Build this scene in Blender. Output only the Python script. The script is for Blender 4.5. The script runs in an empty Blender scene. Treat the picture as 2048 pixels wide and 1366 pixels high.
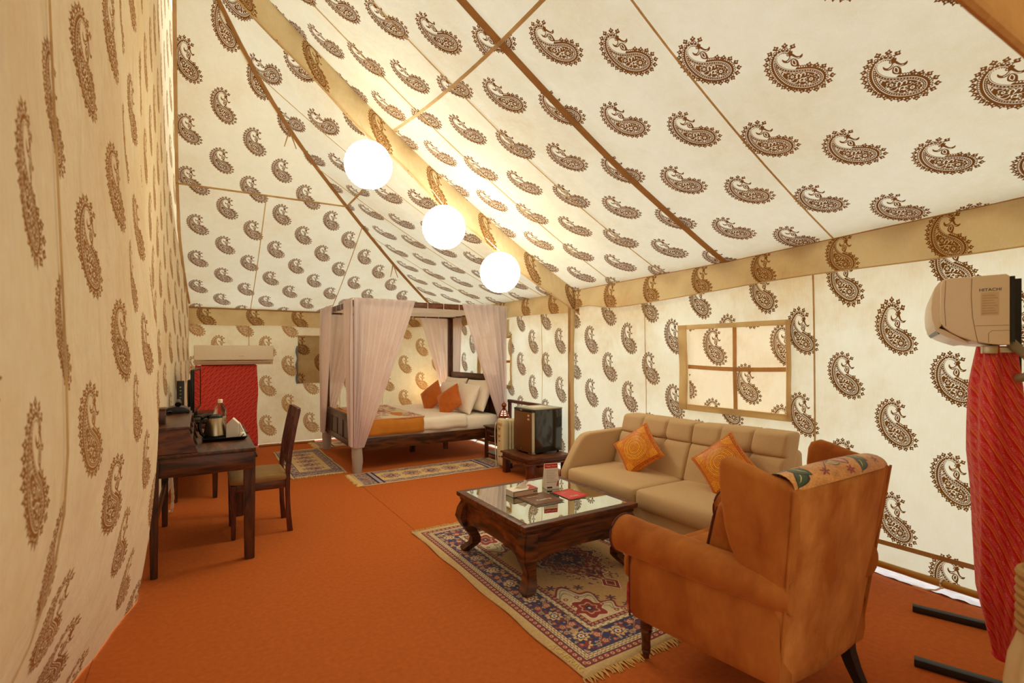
import bpy, bmesh, math, random
import numpy as np
from mathutils import Vector, Matrix, noise
R = math.radians
random.seed(4)
# ------------------------------------------------------------------ camera, sky, exposure
scene = bpy.context.scene
COL = scene.collection
cam = bpy.data.cameras.new('camera'); cam_o = bpy.data.objects.new('camera', cam); COL.objects.link(cam_o)
YAW = math.atan2(622, 1000)
cam_o.location = (0, 0, 1.4); cam_o.rotation_euler = (R(90), 0, -YAW)
cam.sensor_width = 36; cam.lens = 36 * 1000 / 2048; cam.shift_y = 22 / 2048; cam.clip_start = .02
cam.dof.use_dof = True; cam.dof.focus_distance = 4.0; cam.dof.aperture_fstop = 3.2
scene.camera = cam_o
w = bpy.data.worlds.new('sky'); scene.world = w; w.use_nodes = True
bg = w.node_tree.nodes['Background']; bg.inputs[0].default_value = (.93, .97, 1.0, 1); bg.inputs[1].default_value = 1.7
scene.view_settings.view_transform = 'Standard'; scene.view_settings.look = 'None'
scene.view_settings.exposure = 0.12; scene.view_settings.gamma = 1.0; scene.view_settings.use_curve_mapping = False
try:
    scene.cycles.use_denoising = True
    scene.cycles.max_bounces = 10; scene.cycles.diffuse_bounces = 6; scene.cycles.transparent_max_bounces = 16
    scene.cycles.sample_clamp_indirect = 8; scene.cycles.caustics_reflective = False; scene.cycles.caustics_refractive = False
except Exception: pass
LANTERN = 14
# ------------------------------------------------------------------ helpers
OFF = {}
def srgb(hx):
    v = [int(hx[i:i + 2], 16) / 255 for i in (0, 2, 4)]
    return tuple(c / 12.92 if c <= .04045 else ((c + .055) / 1.055) ** 2.4 for c in v) + (1,)
def thing(name, label, cat, loc=(0, 0, 0), rz=0, group=None, world=True):
    o = bpy.data.objects.new(name, None); COL.objects.link(o); o.location = loc; o.rotation_euler = (0, 0, rz)
    o.empty_display_size = .1; o['label'] = label; o['category'] = cat
    if group: o['group'] = group
    if world: OFF[o.name] = Vector(loc)
    return o
def tag(o, label, cat, group=None):
    o['label'] = label; o['category'] = cat
    if group: o['group'] = group
    return o
def structure(o): o['kind'] = 'structure'; return o
def obj(name, bm, m, parent=None, smooth=40, label=None, kind=None, base=None):
    if parent is not None:
        p = parent; 
        while p is not None:
            if p.name in OFF: bm.transform(Matrix.Translation(-OFF[p.name])); break
            p = p.parent
    elif base is not None: bm.transform(Matrix.Translation(-Vector(base)))
    me = bpy.data.meshes.new(name); bm.normal_update(); bm.to_mesh(me); bm.free()
    if smooth:
        me.polygons.foreach_set('use_smooth', [True] * len(me.polygons)); me.set_sharp_from_angle(angle=R(smooth))
    for x in (m if isinstance(m, (list, tuple)) else [m]): me.materials.append(x)
    o = bpy.data.objects.new(name, me); COL.objects.link(o)
    if parent is not None: o.parent = parent
    elif base is not None: o.location = base
    if label: o['label'] = label
    if kind: o['kind'] = kind
    return o
def dup(root, loc=None, rz=None, label=None):
    c = root.copy(); COL.objects.link(c)
    if loc is not None: c.location = loc
    if rz is not None: c.rotation_euler = (0, 0, rz)
    if label: c['label'] = label
    def rec(a, b):
        for ch in list(a.children):
            d = ch.copy(); COL.objects.link(d); d.parent = b; rec(ch, d)
    rec(root, c)
    return c
BM = bmesh.new
def box(bm, x0, x1, y0, y1, z0, z1, bev=0, seg=2, M=None):
    g = bmesh.ops.create_cube(bm, size=1)['verts']
    for v in g: v.co = Vector(((x0 + x1) / 2 + v.co.x * (x1 - x0), (y0 + y1) / 2 + v.co.y * (y1 - y0), (z0 + z1) / 2 + v.co.z * (z1 - z0)))
    if bev:
        es = list({e for v in g for e in v.link_edges})
        r = bmesh.ops.bevel(bm, geom=es, offset=bev, segments=seg, affect='EDGES', profile=.5)
        g = list({v for f in r['faces'] for v in f.verts} | {v for v in g if v.is_valid})
    if M is not None: bmesh.ops.transform(bm, matrix=M, verts=[v for v in g if v.is_valid])
    return g
def prism(bm, pts, axis, a0, a1, bev=0, seg=2):
    """closed 2-D outline extruded along x, y or z"""
    def mk(p, a): return {'x': (a, p[0], p[1]), 'y': (p[0], a, p[1]), 'z': (p[0], p[1], a)}[axis]
    A = [bm.verts.new(mk(p, a0)) for p in pts]; B_ = [bm.verts.new(mk(p, a1)) for p in pts]; n = len(pts)
    fs = [bm.faces.new(A), bm.faces.new(B_[::-1])]
    for i in range(n): fs.append(bm.faces.new((A[i], B_[i], B_[(i + 1) % n], A[(i + 1) % n])))
    bmesh.ops.recalc_face_normals(bm, faces=fs)
    if bev:
        es = list(fs[0].edges) + list(fs[1].edges)
        bmesh.ops.bevel(bm, geom=es, offset=bev, segments=seg, affect='EDGES', profile=.5)
def frame_of(d):
    d = d.normalized(); u = Vector((0, 0, 1)) if abs(d.z) < .9 else Vector((1, 0, 0))
    a = d.cross(u).normalized(); return a, a.cross(d).normalized()
def tube(bm, pts, r, n=8, closed=False):
    pts = [Vector(p) for p in pts]; N = len(pts); rings = []
    for i, p in enumerate(pts):
        d = (pts[(i + 1) % N] - pts[i - 1]) if closed else (pts[min(i + 1, N - 1)] - pts[max(i - 1, 0)])
        a, b = frame_of(d); rr = r[i] if isinstance(r, (list, tuple)) else r
        rings.append([bm.verts.new(p + rr * (math.cos(2 * math.pi * k / n) * a + math.sin(2 * math.pi * k / n) * b)) for k in range(n)])
    for i in range(N if closed else N - 1):
        A, B_ = rings[i], rings[(i + 1) % N]
        if closed and i == N - 1:
            s = min(range(n), key=lambda q: (B_[q].co - A[0].co).length); B_ = B_[s:] + B_[:s]
        for k in range(n): bm.faces.new((A[k], A[(k + 1) % n], B_[(k + 1) % n], B_[k]))
    if not closed: bm.faces.new(rings[0][::-1]); bm.faces.new(rings[-1])
def lathe(bm, prof, c=(0, 0, 0), n=24, caps=True):
    c = Vector(c); rings = [[bm.verts.new(c + Vector((r * math.cos(2 * math.pi * k / n), r * math.sin(2 * math.pi * k / n), z))) for k in range(n)] for r, z in prof]
    for A, B_ in zip(rings[:-1], rings[1:]):
        for k in range(n): bm.faces.new((A[k], A[(k + 1) % n], B_[(k + 1) % n], B_[k]))
    if caps: bm.faces.new(rings[0][::-1]); bm.faces.new(rings[-1])
def surf(bm, fn, us, vs, uv=None, skip=None, flip=False):
    L = bm.loops.layers.uv.verify()
    V = [[bm.verts.new(fn(u, v)) for v in vs] for u in us]
    for i in range(len(us) - 1):
        for j in range(len(vs) - 1):
            if skip and skip((us[i] + us[i + 1]) / 2, (vs[j] + vs[j + 1]) / 2): continue
            q = [(i, j), (i + 1, j), (i + 1, j + 1), (i, j + 1)]
            if flip: q = q[::-1]
            f = bm.faces.new([V[a][b] for a, b in q])
            for lp, (a, b) in zip(f.loops, q): lp[L].uv = uv(us[a], vs[b]) if uv else (a / (len(us) - 1), b / (len(vs) - 1))
    bmesh.ops.delete(bm, geom=[v for v in bm.verts if not v.link_faces], context='VERTS')
def lin(a, b, n): return [a + (b - a) * i / n for i in range(n + 1)]
def interp(x, xs, ys):
    if x <= xs[0]: return ys[0]
    for i in range(len(xs) - 1):
        if x <= xs[i + 1]: return ys[i] + (ys[i + 1] - ys[i]) * (x - xs[i]) / (xs[i + 1] - xs[i])
    return ys[-1]
def pillow(bm, wd, ht, t, M, n=14, pinch=.07, e=.42, wob=0, seed=0):
    """plump square cushion in the local xy plane, pointed corners; UV over the face"""
    L = bm.loops.layers.uv.verify()
    for s in (1, -1):
        V = []
        for i in range(n + 1):
            row = []
            for j in range(n + 1):
                u, v = -1 + 2 * i / n, -1 + 2 * j / n
                u2, v2 = math.sin(u * math.pi / 2), math.sin(v * math.pi / 2)
                x = wd / 2 * u2 * (1 - pinch * (1 - v2 * v2)); y = ht / 2 * v2 * (1 - pinch * (1 - u2 * u2))
                z = s * t / 2 * (max(0, (1 - u2 ** 2) * (1 - v2 ** 2))) ** e
                if wob: z += wob * noise.noise(Vector((x * 7 + seed, y * 7, s * 1.0))) * (1 - u2 ** 4) * (1 - v2 ** 4)
                row.append(bm.verts.new(M @ Vector((x, y, z))))
            V.append(row)
        for i in range(n):
            for j in range(n):
                q = [(i, j), (i + 1, j), (i + 1, j + 1), (i, j + 1)]
                if s < 0: q = q[::-1]
                f = bm.faces.new([V[a][b] for a, b in q])
                for lp, (a, b) in zip(f.loops, q):
                    lp[L].uv = ((math.sin((-1 + 2 * a / n) * math.pi / 2) + 1) / 2, (math.sin((-1 + 2 * b / n) * math.pi / 2) + 1) / 2)
    bmesh.ops.remove_doubles(bm, verts=bm.verts[:], dist=1e-5)
def softbox(bm, x0, x1, y0, y1, z0, z1, r, n=(10, 10, 6), bulge=(0, 0, 0), fn=None):
    """rounded upholstery block: cube lattice pushed onto a rounded box, sides swelling by bulge"""
    c = Vector(((x0 + x1) / 2, (y0 + y1) / 2, (z0 + z1) / 2)); h = Vector(((x1 - x0) / 2, (y1 - y0) / 2, (z1 - z0) / 2)); D = {}
    def vert(p):
        k = tuple(round(q, 5) for q in p)
        if k in D: return D[k]
        q = Vector([math.sin(a * math.pi / 2) if abs(a) < 1 else a for a in p])
        P_ = Vector([q[i] * h[i] for i in range(3)]); I = Vector([max(-(h[i] - r), min(h[i] - r, P_[i])) for i in range(3)])
        d = P_ - I; P2 = I + d.normalized() * r if d.length > 1e-9 else P_
        for i in range(3):
            if bulge[i]: P2[i] += (1 if q[i] > 0 else -1) * abs(q[i]) ** 3 * bulge[i] * (1 - q[(i + 1) % 3] ** 2) * (1 - q[(i + 2) % 3] ** 2)
        W = c + P2
        if fn: W = fn(W, q)
        D[k] = bm.verts.new(W); return D[k]
    for ax in range(3):
        a, b = (ax + 1) % 3, (ax + 2) % 3
        for s in (-1, 1):
            for i in range(n[a]):
                for j in range(n[b]):
                    Q = []
                    for di, dj in ((0, 0), (1, 0), (1, 1), (0, 1)):
                        p = [0, 0, 0]; p[ax] = s; p[a] = -1 + 2 * (i + di) / n[a]; p[b] = -1 + 2 * (j + dj) / n[b]; Q.append(vert(p))
                    if s < 0: Q = Q[::-1]
                    try: bm.faces.new(Q)
                    except ValueError: pass
def text(name, body, size, m, parent, loc, rot, ext=.0003, align='CENTER'):
    cu = bpy.data.curves.new(name, 'FONT'); cu.body = body; cu.size = size; cu.extrude = ext; cu.align_x = align; cu.align_y = 'CENTER'; cu.materials.append(m)
    tmp = bpy.data.objects.new(name, cu); COL.objects.link(tmp); me = bpy.data.meshes.new_from_object(tmp.evaluated_get(bpy.context.evaluated_depsgraph_get()))
    bpy.data.objects.remove(tmp); me.name = name
    o = bpy.data.objects.new(name, me); COL.objects.link(o); o.parent = parent; o.location = loc; o.rotation_euler = rot
    return o
# ------------------------------------------------------------------ materials
def image(name, A, data=False):
    h, w_ = A.shape[:2]; px = np.ones((h, w_, 4), np.float32)
    px[..., :3] = A[..., None] if A.ndim == 2 else A
    im = bpy.data.images.new(name, w_, h, alpha=False, float_buffer=False)
    if data: im.colorspace_settings.name = 'Non-Color'
    im.pixels.foreach_set(px.ravel()); im.update(); im.pack()
    return im
def new(name):
    m = bpy.data.materials.new(name); m.use_nodes = True; nt = m.node_tree; nt.nodes.clear()
    return m, nt, (lambda t, **k: setn(nt.nodes.new(t), k)), nt.links.new
def setn(n, k):
    for a, b in k.items():
        if a.startswith('i_'):
            a = a[2:]; n.inputs[int(a) if a.isdigit() else a.replace('_', ' ')].default_value = b
        else: setattr(n, a, b)
    return n
def out(N, L, s): o = N('ShaderNodeOutputMaterial'); L(s, o.inputs[0])
def mixc(N, L, f, a, b, mode='MIX'):
    x = N('ShaderNodeMix', data_type='RGBA', blend_type=mode)
    for k, v in ((0, f), (6, a), (7, b)):
        if hasattr(v, 'is_output'): L(v, x.inputs[k])
        else: x.inputs[k].default_value = v
    return x.outputs[2]
def plain(name, col, rough=.6, metal=0, noise_=.12, scale=30, bump=0, bscale=200, spec=.5, sheen=0, coords='Object', stretch=(1, 1, 1), coat=0):
    """principled surface with procedural mottling and fine relief"""
    m, nt, N, L = new(name); tc = N('ShaderNodeTexCoord'); mp = N('ShaderNodeMapping'); mp.inputs['Scale'].default_value = stretch
    L(tc.outputs[coords], mp.inputs[0]); c = srgb(col) if isinstance(col, str) else col
    nz = N('ShaderNodeTexNoise'); nz.inputs['Scale'].default_value = scale; nz.inputs['Detail'].default_value = 5; L(mp.outputs[0], nz.inputs[0])
    k = noise_; a = tuple(x * (1 - k) for x in c[:3]) + (1,); b = tuple(min(1, x * (1 + k)) for x in c[:3]) + (1,)
    p = N('ShaderNodeBsdfPrincipled'); L(mixc(N, L, nz.outputs[0], a, b), p.inputs['Base Color'])
    p.inputs['Roughness'].default_value = rough; p.inputs['Metallic'].default_value = metal; p.inputs['Specular IOR Level'].default_value = spec
    p.inputs['Sheen Weight'].default_value = sheen; p.inputs['Sheen Tint'].default_value = tuple(min(1, x * 1.6 + .1) for x in c[:3]) + (1,); p.inputs['Coat Weight'].default_value = coat
    if bump:
        n2 = N('ShaderNodeTexNoise'); n2.inputs['Scale'].default_value = bscale; n2.inputs['Detail'].default_value = 3; L(mp.outputs[0], n2.inputs[0])
        bp = N('ShaderNodeBump'); bp.inputs['Strength'].default_value = bump; bp.inputs['Distance'].default_value = .004; L(n2.outputs[0], bp.inputs['Height']); L(bp.outputs[0], p.inputs['Normal'])
    out(N, L, p.outputs[0]); return m
def velvet(name, lo, hi, scale, bump, bscale):
    """nap brushed in patches: lighter and darker streaks, soft creases, warm sheen"""
    m, nt, N, L = new(name); tc = N('ShaderNodeTexCoord'); mp = N('ShaderNodeMapping'); mp.inputs['Scale'].default_value = (1, 1, .6); L(tc.outputs['Object'], mp.inputs[0])
    nz = N('ShaderNodeTexNoise'); nz.inputs['Scale'].default_value = scale; nz.inputs['Detail'].default_value = 7; nz.inputs['Distortion'].default_value = .25; nz.inputs['Roughness'].default_value = .6; L(mp.outputs[0], nz.inputs[0])
    cr = N('ShaderNodeValToRGB'); cr.color_ramp.elements[0].position = .36; cr.color_ramp.elements[1].position = .68; cr.color_ramp.elements[0].color = srgb(lo); cr.color_ramp.elements[1].color = srgb(hi); L(nz.outputs[0], cr.inputs[0])
    p = N('ShaderNodeBsdfPrincipled'); L(cr.outputs[0], p.inputs['Base Color']); p.inputs['Roughness'].default_value = .8; p.inputs['Specular IOR Level'].default_value = .2; p.inputs['Sheen Weight'].default_value = .4; p.inputs['Sheen Tint'].default_value = srgb('e8a45c')
    n2 = N('ShaderNodeTexNoise'); n2.inputs['Scale'].default_value = bscale; n2.inputs['Detail'].default_value = 4; n2.inputs['Distortion'].default_value = .6; L(mp.outputs[0], n2.inputs[0])
    bp = N('ShaderNodeBump'); bp.inputs['Strength'].default_value = bump; bp.inputs['Distance'].default_value = .02; L(n2.outputs[0], bp.inputs['Height']); L(bp.outputs[0], p.inputs['Normal'])
    out(N, L, p.outputs[0]); return m
def wood(name, lo, hi, axis=(1, 8, 8), rough=.35, scale=3.):
    m, nt, N, L = new(name); tc = N('ShaderNodeTexCoord'); mp = N('ShaderNodeMapping'); mp.inputs['Scale'].default_value = axis; L(tc.outputs['Object'], mp.inputs[0])
    nz = N('ShaderNodeTexNoise'); nz.inputs['Scale'].default_value = scale; nz.inputs['Detail'].default_value = 6; nz.inputs['Distortion'].default_value = 1.2; L(mp.outputs[0], nz.inputs[0])
    cr = N('ShaderNodeValToRGB'); cr.color_ramp.elements[0].position = .35; cr.color_ramp.elements[1].position = .72; cr.color_ramp.elements[0].color = srgb(lo); cr.color_ramp.elements[1].color = srgb(hi); L(nz.outputs[0], cr.inputs[0])
    p = N('ShaderNodeBsdfPrincipled'); L(cr.outputs[0], p.inputs['Base Color']); p.inputs['Roughness'].default_value = rough
    bp = N('ShaderNodeBump'); bp.inputs['Strength'].default_value = .08; bp.inputs['Distance'].default_value = .003; L(nz.outputs[0], bp.inputs['Height']); L(bp.outputs[0], p.inputs['Normal'])
    out(N, L, p.outputs[0]); return m
def printed(name, im, rough=.8, sheen=0, bump=.2, bscale=400, interp_='Cubic'):
    m, nt, N, L = new(name); tc = N('ShaderNodeTexCoord'); t = N('ShaderNodeTexImage', image=im, interpolation=interp_); L(tc.outputs['UV'], t.inputs[0])
    p = N('ShaderNodeBsdfPrincipled'); L(t.outputs[0], p.inputs['Base Color']); p.inputs['Roughness'].default_value = rough; p.inputs['Sheen Weight'].default_value = sheen; p.inputs['Specular IOR Level'].default_value = .25
    n2 = N('ShaderNodeTexNoise'); n2.inputs['Scale'].default_value = bscale; L(tc.outputs['Object'], n2.inputs[0])
    bp = N('ShaderNodeBump'); bp.inputs['Strength'].default_value = bump; bp.inputs['Distance'].default_value = .003; L(n2.outputs[0], bp.inputs['Height']); L(bp.outputs[0], p.inputs['Normal'])
    out(N, L, p.outputs[0]); return m
def tent(name, im, trans, base='ecdcb8', stain='c99f5e', ink='6a3f18', amount=.75, scale=1.3, ink2='8f5c28', top=None, wrinkle=.35):
    """block-printed canvas: part of the light is reflected, part comes through from behind"""
    m, nt, N, L = new(name); tc = N('ShaderNodeTexCoord')
    n1 = N('ShaderNodeTexNoise'); n1.inputs['Scale'].default_value = scale; n1.inputs['Detail'].default_value = 6; n1.inputs['Roughness'].default_value = .6; L(tc.outputs['Object'], n1.inputs[0])
    r1 = N('ShaderNodeMapRange'); r1.inputs[1].default_value = .46; r1.inputs[2].default_value = .80; r1.inputs[4].default_value = amount; L(n1.outputs[0], r1.inputs[0])
    c = mixc(N, L, r1.outputs[0], srgb(base), srgb(stain))
    if top:      # damp marks that have crept down from the eave
        sx = N('ShaderNodeSeparateXYZ'); L(tc.outputs['Object'], sx.inputs[0]); ad = N('ShaderNodeMath', operation='MULTIPLY_ADD'); L(n1.outputs[0], ad.inputs[0]); ad.inputs[1].default_value = 1.1; L(sx.outputs[2], ad.inputs[2])
        r2 = N('ShaderNodeMapRange'); r2.inputs[1].default_value = top[0] + .62; r2.inputs[2].default_value = top[1] + .62; r2.inputs[4].default_value = .6; L(ad.outputs[0], r2.inputs[0]); c = mixc(N, L, r2.outputs[0], c, srgb(stain))
    mp = N('ShaderNodeMapping'); mp.inputs['Scale'].default_value = (60, 60, 4); L(tc.outputs['Object'], mp.inputs[0])
    n2 = N('ShaderNodeTexNoise'); n2.inputs['Scale'].default_value = 3; n2.inputs['Detail'].default_value = 4; L(mp.outputs[0], n2.inputs[0])
    c = mixc(N, L, .14, c, n2.outputs[0], 'OVERLAY')
    n5 = N('ShaderNodeTexNoise'); n5.inputs['Scale'].default_value = 14; n5.inputs['Detail'].default_value = 8; n5.inputs['Roughness'].default_value = .7; L(tc.outputs['Object'], n5.inputs[0]); c = mixc(N, L, .22, c, n5.outputs[0], 'OVERLAY')
    if im:
        t = N('ShaderNodeTexImage', image=im, interpolation='Cubic'); L(tc.outputs['UV'], t.inputs[0])
        n3 = N('ShaderNodeTexNoise'); n3.inputs['Scale'].default_value = 5; L(tc.outputs['Object'], n3.inputs[0])
        k = mixc(N, L, n3.outputs[0], srgb(ink), srgb(ink2)); c = mixc(N, L, t.outputs[0], c, k)
    bp = N('ShaderNodeBump'); bp.inputs['Strength'].default_value = .12; bp.inputs['Distance'].default_value = .004
    n4 = N('ShaderNodeTexNoise'); n4.inputs['Scale'].default_value = 350; L(tc.outputs['Object'], n4.inputs[0]); L(n4.outputs[0], bp.inputs['Height'])
    m6 = N('ShaderNodeMapping'); m6.inputs['Scale'].default_value = (3.2, 3.2, 1.1); m6.inputs['Rotation'].default_value = (.2, .15, 0); L(tc.outputs['Object'], m6.inputs[0]); n6 = N('ShaderNodeTexNoise'); n6.inputs['Scale'].default_value = 2.2; n6.inputs['Detail'].default_value = 5; n6.inputs['Distortion'].default_value = .35; L(m6.outputs[0], n6.inputs[0])
    b2 = N('ShaderNodeBump'); b2.inputs['Strength'].default_value = wrinkle; b2.inputs['Distance'].default_value = .06; L(n6.outputs[0], b2.inputs['Height']); L(bp.outputs[0], b2.inputs['Normal']); bp = b2
    d = N('ShaderNodeBsdfDiffuse'); tr = N('ShaderNodeBsdfTranslucent'); L(c, d.inputs[0]); L(c, tr.inputs[0]); L(bp.outputs[0], d.inputs['Normal'])
    mx = N('ShaderNodeMixShader'); mx.inputs[0].default_value = trans; L(d.outputs[0], mx.inputs[1]); L(tr.outputs[0], mx.inputs[2])
    out(N, L, mx.outputs[0]); return m
def sheer(name, col, clear=.3, trans=.5):
    m, nt, N, L = new(name); c = srgb(col); d = N('ShaderNodeBsdfDiffuse'); t = N('ShaderNodeBsdfTranslucent'); d.inputs[0].default_value = c; t.inputs[0].default_value = c
    tp = N('ShaderNodeBsdfTransparent'); a = N('ShaderNodeMixShader'); a.inputs[0].default_value = trans; L(d.outputs[0], a.inputs[1]); L(t.outputs[0], a.inputs[2])
    tc = N('ShaderNodeTexCoord'); nz = N('ShaderNodeTexNoise'); nz.inputs['Scale'].default_value = 300; L(tc.outputs['Object'], nz.inputs[0])
    mr = N('ShaderNodeMapRange'); mr.inputs[3].default_value = clear * .7; mr.inputs[4].default_value = clear * 1.3; L(nz.outputs[0], mr.inputs[0])
    b = N('ShaderNodeMixShader'); L(mr.outputs[0], b.inputs[0]); L(a.outputs[0], b.inputs[1]); L(tp.outputs[0], b.inputs[2]); out(N, L, b.outputs[0]); return m
def glow(name, col, st):
    m, nt, N, L = new(name); e = N('ShaderNodeEmission'); e.inputs[0].default_value = col; e.inputs[1].default_value = st
    out(N, L, e.outputs[0]); return m
def clear(name, col, rough=.02, ior=1.45, mixw=.0):
    m, nt, N, L = new(name); g = N('ShaderNodeBsdfGlass'); g.inputs[0].default_value = col; g.inputs[1].default_value = rough; g.inputs[2].default_value = ior
    tp = N('ShaderNodeBsdfTransparent'); mx = N('ShaderNodeMixShader'); mx.inputs[0].default_value = mixw; L(g.outputs[0], mx.inputs[1]); L(tp.outputs[0], mx.inputs[2]); out(N, L, mx.outputs[0]); return m
# ---------- 2-D drawing helpers (numpy) ----------
def grid(w, h, x0, x1, y0, y1):
    xs = x0 + (np.arange(w) + .5) / w * (x1 - x0); ys = y0 + (np.arange(h) + .5) / h * (y1 - y0)
    return np.meshgrid(xs.astype(np.float32), ys.astype(np.float32))
def seg_dist(X, Y, pts, closed=False):
    p = [tuple(q) for q in pts]
    if closed: p = p + [p[0]]
    D = np.full(X.shape, 1e9, np.float32)
    for (ax, ay), (bx, by) in zip(p[:-1], p[1:]):
        vx, vy = bx - ax, by - ay; L = vx * vx + vy * vy + 1e-12
        t = np.clip(((X - ax) * vx + (Y - ay) * vy) / L, 0, 1)
        D = np.minimum(D, (X - ax - t * vx) ** 2 + (Y - ay - t * vy) ** 2)
    return np.sqrt(D)
def inside(X, Y, pts):
    r = np.zeros(X.shape, bool); n = len(pts)
    for i in range(n):
        (ax, ay), (bx, by) = pts[i], pts[(i + 1) % n]
        if ay == by: continue
        c = (ay > Y) != (by > Y)
        r ^= c & (X < (bx - ax) * (Y - ay) / (by - ay) + ax)
    return r
def smooth_pts(pts, n=4, closed=False):
    out = []; N = len(pts)
    for i in range(N if closed else N - 1):
        g = lambda k: np.array(pts[k % N] if closed else pts[min(max(k, 0), N - 1)], float)
        a, b, c_, d = g(i - 1), g(i), g(i + 1), g(i + 2)
        for k in range(n):
            t = k / n
            out.append(tuple(.5 * (2 * b + (c_ - a) * t + (2 * a - 5 * b + 4 * c_ - d) * t * t + (3 * b - a - 3 * c_ + d) * t ** 3)))
    if not closed: out.append(tuple(pts[-1]))
    return out
def walk(pts, step):
    p = [np.array(q, float) for q in pts]; out = []; carry = 0.
    for a, b in zip(p[:-1], p[1:]):
        L = np.hypot(*(b - a)); 
        while carry < L:
            out.append((a + (b - a) * carry / max(L, 1e-9), (b - a) / max(L, 1e-9))); carry += step
        carry -= L
    return out
def paisley_tile(W=1024):
    """one block-printed mango motif, repeated in half drop; returns ink mask W x W"""
    P = lambda L: [((x - 600) * 2.625e-4, -(y - 675) * 3.345e-4) for x, y in L]
    pw, ph = .57, .585
    outer = P([(660,392),(622,342),(560,312),(500,310),(440,330),(385,375),(345,430),(318,500),(305,580),(308,660),(325,740),(355,815),(400,885),(460,945),(530,995),(600,1030),(680,1052),(750,1058),(815,1045),(865,1010),(890,960),(890,910),(870,860),(830,805),(770,755),(700,715),(630,680)])
    inner = P([(630,680),(560,640),(500,590),(460,540),(435,480),(432,430),(445,385),(480,350),(530,335),(580,345),(615,370),(632,400)])
    o = smooth_pts(outer, 3); body = o + smooth_pts(inner, 3)
    mw, mh = .30, .36
    w, h = int(W * mw / pw) * 2, int(W * mh / ph) * 2
    X, Y = grid(w, h, -mw / 2, mw / 2, -mh / 2, mh / 2)
    ink = np.zeros(X.shape, bool)
    ins = inside(X, Y, body); db = seg_dist(X, Y, body, True); do = seg_dist(X, Y, o)
    u = .0027
    def disc(c, r, v):
        ink[(X - c[0]) ** 2 + (Y - c[1]) ** 2 < r * r] = v
    # beading outside the body
    ink[(do < .0115) & ~ins] = True
    nrm = []
    for p, t in walk(o, .0098):
        n = np.array((t[1], -t[0])) * -1
        nrm.append((p, n))
    for p, n in nrm:
        q = p - n * .0125 if False else p + np.array((-n[0], -n[1])) * .0
    cx, cy = np.mean([p[0] for p, _ in nrm]), np.mean([p[1] for p, _ in nrm])
    for p, n in nrm:
        # outward = away from the inside
        q = p + n * .006
        if inside(np.array([[q[0]]]), np.array([[q[1]]]), body)[0, 0]: n = -n
        disc(p + n * .0125, .0056, True)
    for p, n in nrm:
        q = p + n * .006
        if inside(np.array([[q[0]]]), np.array([[q[1]]]), body)[0, 0]: n = -n
        disc(p + n * .0105, .0032, False)
    # body
    ink[ins] = True
    ink[ins & (db > .0022) & (db < .0048)] = False
    ph_ = np.sin(X * 1400) * np.sin(Y * 1300) * .0008
    wv = db + ph_
    ink[ins & (wv > .0158) & (wv < .0180)] = False
    X2 = [(x, y) for x, y in body] + [body[0]]
    for p, t in walk(X2, .0112):
        n = np.array((-t[1], t[0])); q = p + n * .004
        if not inside(np.array([[q[0]]]), np.array([[q[1]]]), body)[0, 0]: n = -n
        disc(p + n * .0102, .0022, False)
    core = ins & (db > .0195)
    # flowers and scrolls inside
    def flower(c, r, k, ph0=0., hole=True):
        c = P([c])[0]; dx, dy = X - c[0], Y - c[1]; rr = np.hypot(dx, dy); th = np.arctan2(dy, dx) + ph0
        edge = r * (.62 + .38 * np.abs(np.cos(th * k / 2)))
        ink[core & (rr < edge + .0022)] = False; ink[core & (rr < edge)] = True
        if hole: ink[(rr < r * .36) & (rr > r * .17)] = False
    def scroll(L, w_=.0019):
        d = seg_dist(X, Y, smooth_pts(P(L), 4)); ink[core & (d < w_)] = False
    for cc, r in [((455,690),.009),((545,700),.006),((560,850),.008),((600,900),.006),((640,860),.007),((520,900),.006),((800,870),.006),((820,930),.006),((790,990),.006),((640,985),.006),((585,950),.006),((710,830),.006),((400,620),.006),((380,560),.007),((440,780),.006)]:
        c = P([cc])[0]; disc(c, .0034, False)
    scroll([(385,640),(420,610),(450,640),(480,630),(500,680)]); scroll([(420,760),(445,830),(500,850),(540,830)])
    scroll([(540,800),(560,760),(600,745),(610,790),(580,815)]); scroll([(610,800),(640,770),(680,790),(660,820)])
    scroll([(545,880),(560,840),(620,850),(600,890),(570,880)]); scroll([(370,540),(390,500),(405,550),(385,590),(368,560)])
    scroll([(500,930),(560,960),(610,1000)]); scroll([(740,800),(800,830),(840,890)]); scroll([(620,930),(640,960),(690,1000),(750,1010)])
    flower((490,742), .0185, 6); flower((702,922), .0225, 8, .3)
    # crest at the tip
    for L in ([(632,385),(664,385),(690,432),(715,490),(755,513),(803,503),(782,540),(735,547),(690,527),(660,480),(640,455),(618,470)],
              [(512,418),(500,452),(515,488),(555,512),(600,508),(628,480),(650,440),(640,395),(620,440),(590,465),(550,470),(528,450)],
              [(640,488),(600,515),(577,562),(592,605),(662,647),(684,605),(692,555),(672,512)]):
        ink[inside(X, Y, smooth_pts(P(L), 3, True))] = True
    dl = seg_dist(X, Y, smooth_pts(P([(560,492),(600,485),(630,460),(650,450),(668,480),(700,520),(735,530)]), 3)); ink[dl < .0016] = False
    dr = seg_dist(X, Y, smooth_pts(P([(635,512),(605,560),(632,605),(658,560),(650,520)]), 3, True), True); ink[dr < .0017] = False
    # buds round the outside
    B = [(745,335),(655,262),(523,228),(408,250),(330,300),(265,362),(228,437),(210,510),(208,588),(218,665),(245,748),(285,822),(343,895),(410,958),(487,1025),(572,1080),(682,1118),(798,1122),(910,1090),(988,1030),(1000,935),(957,838),(878,768),(795,703)]
    oo = np.array(o)
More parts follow.
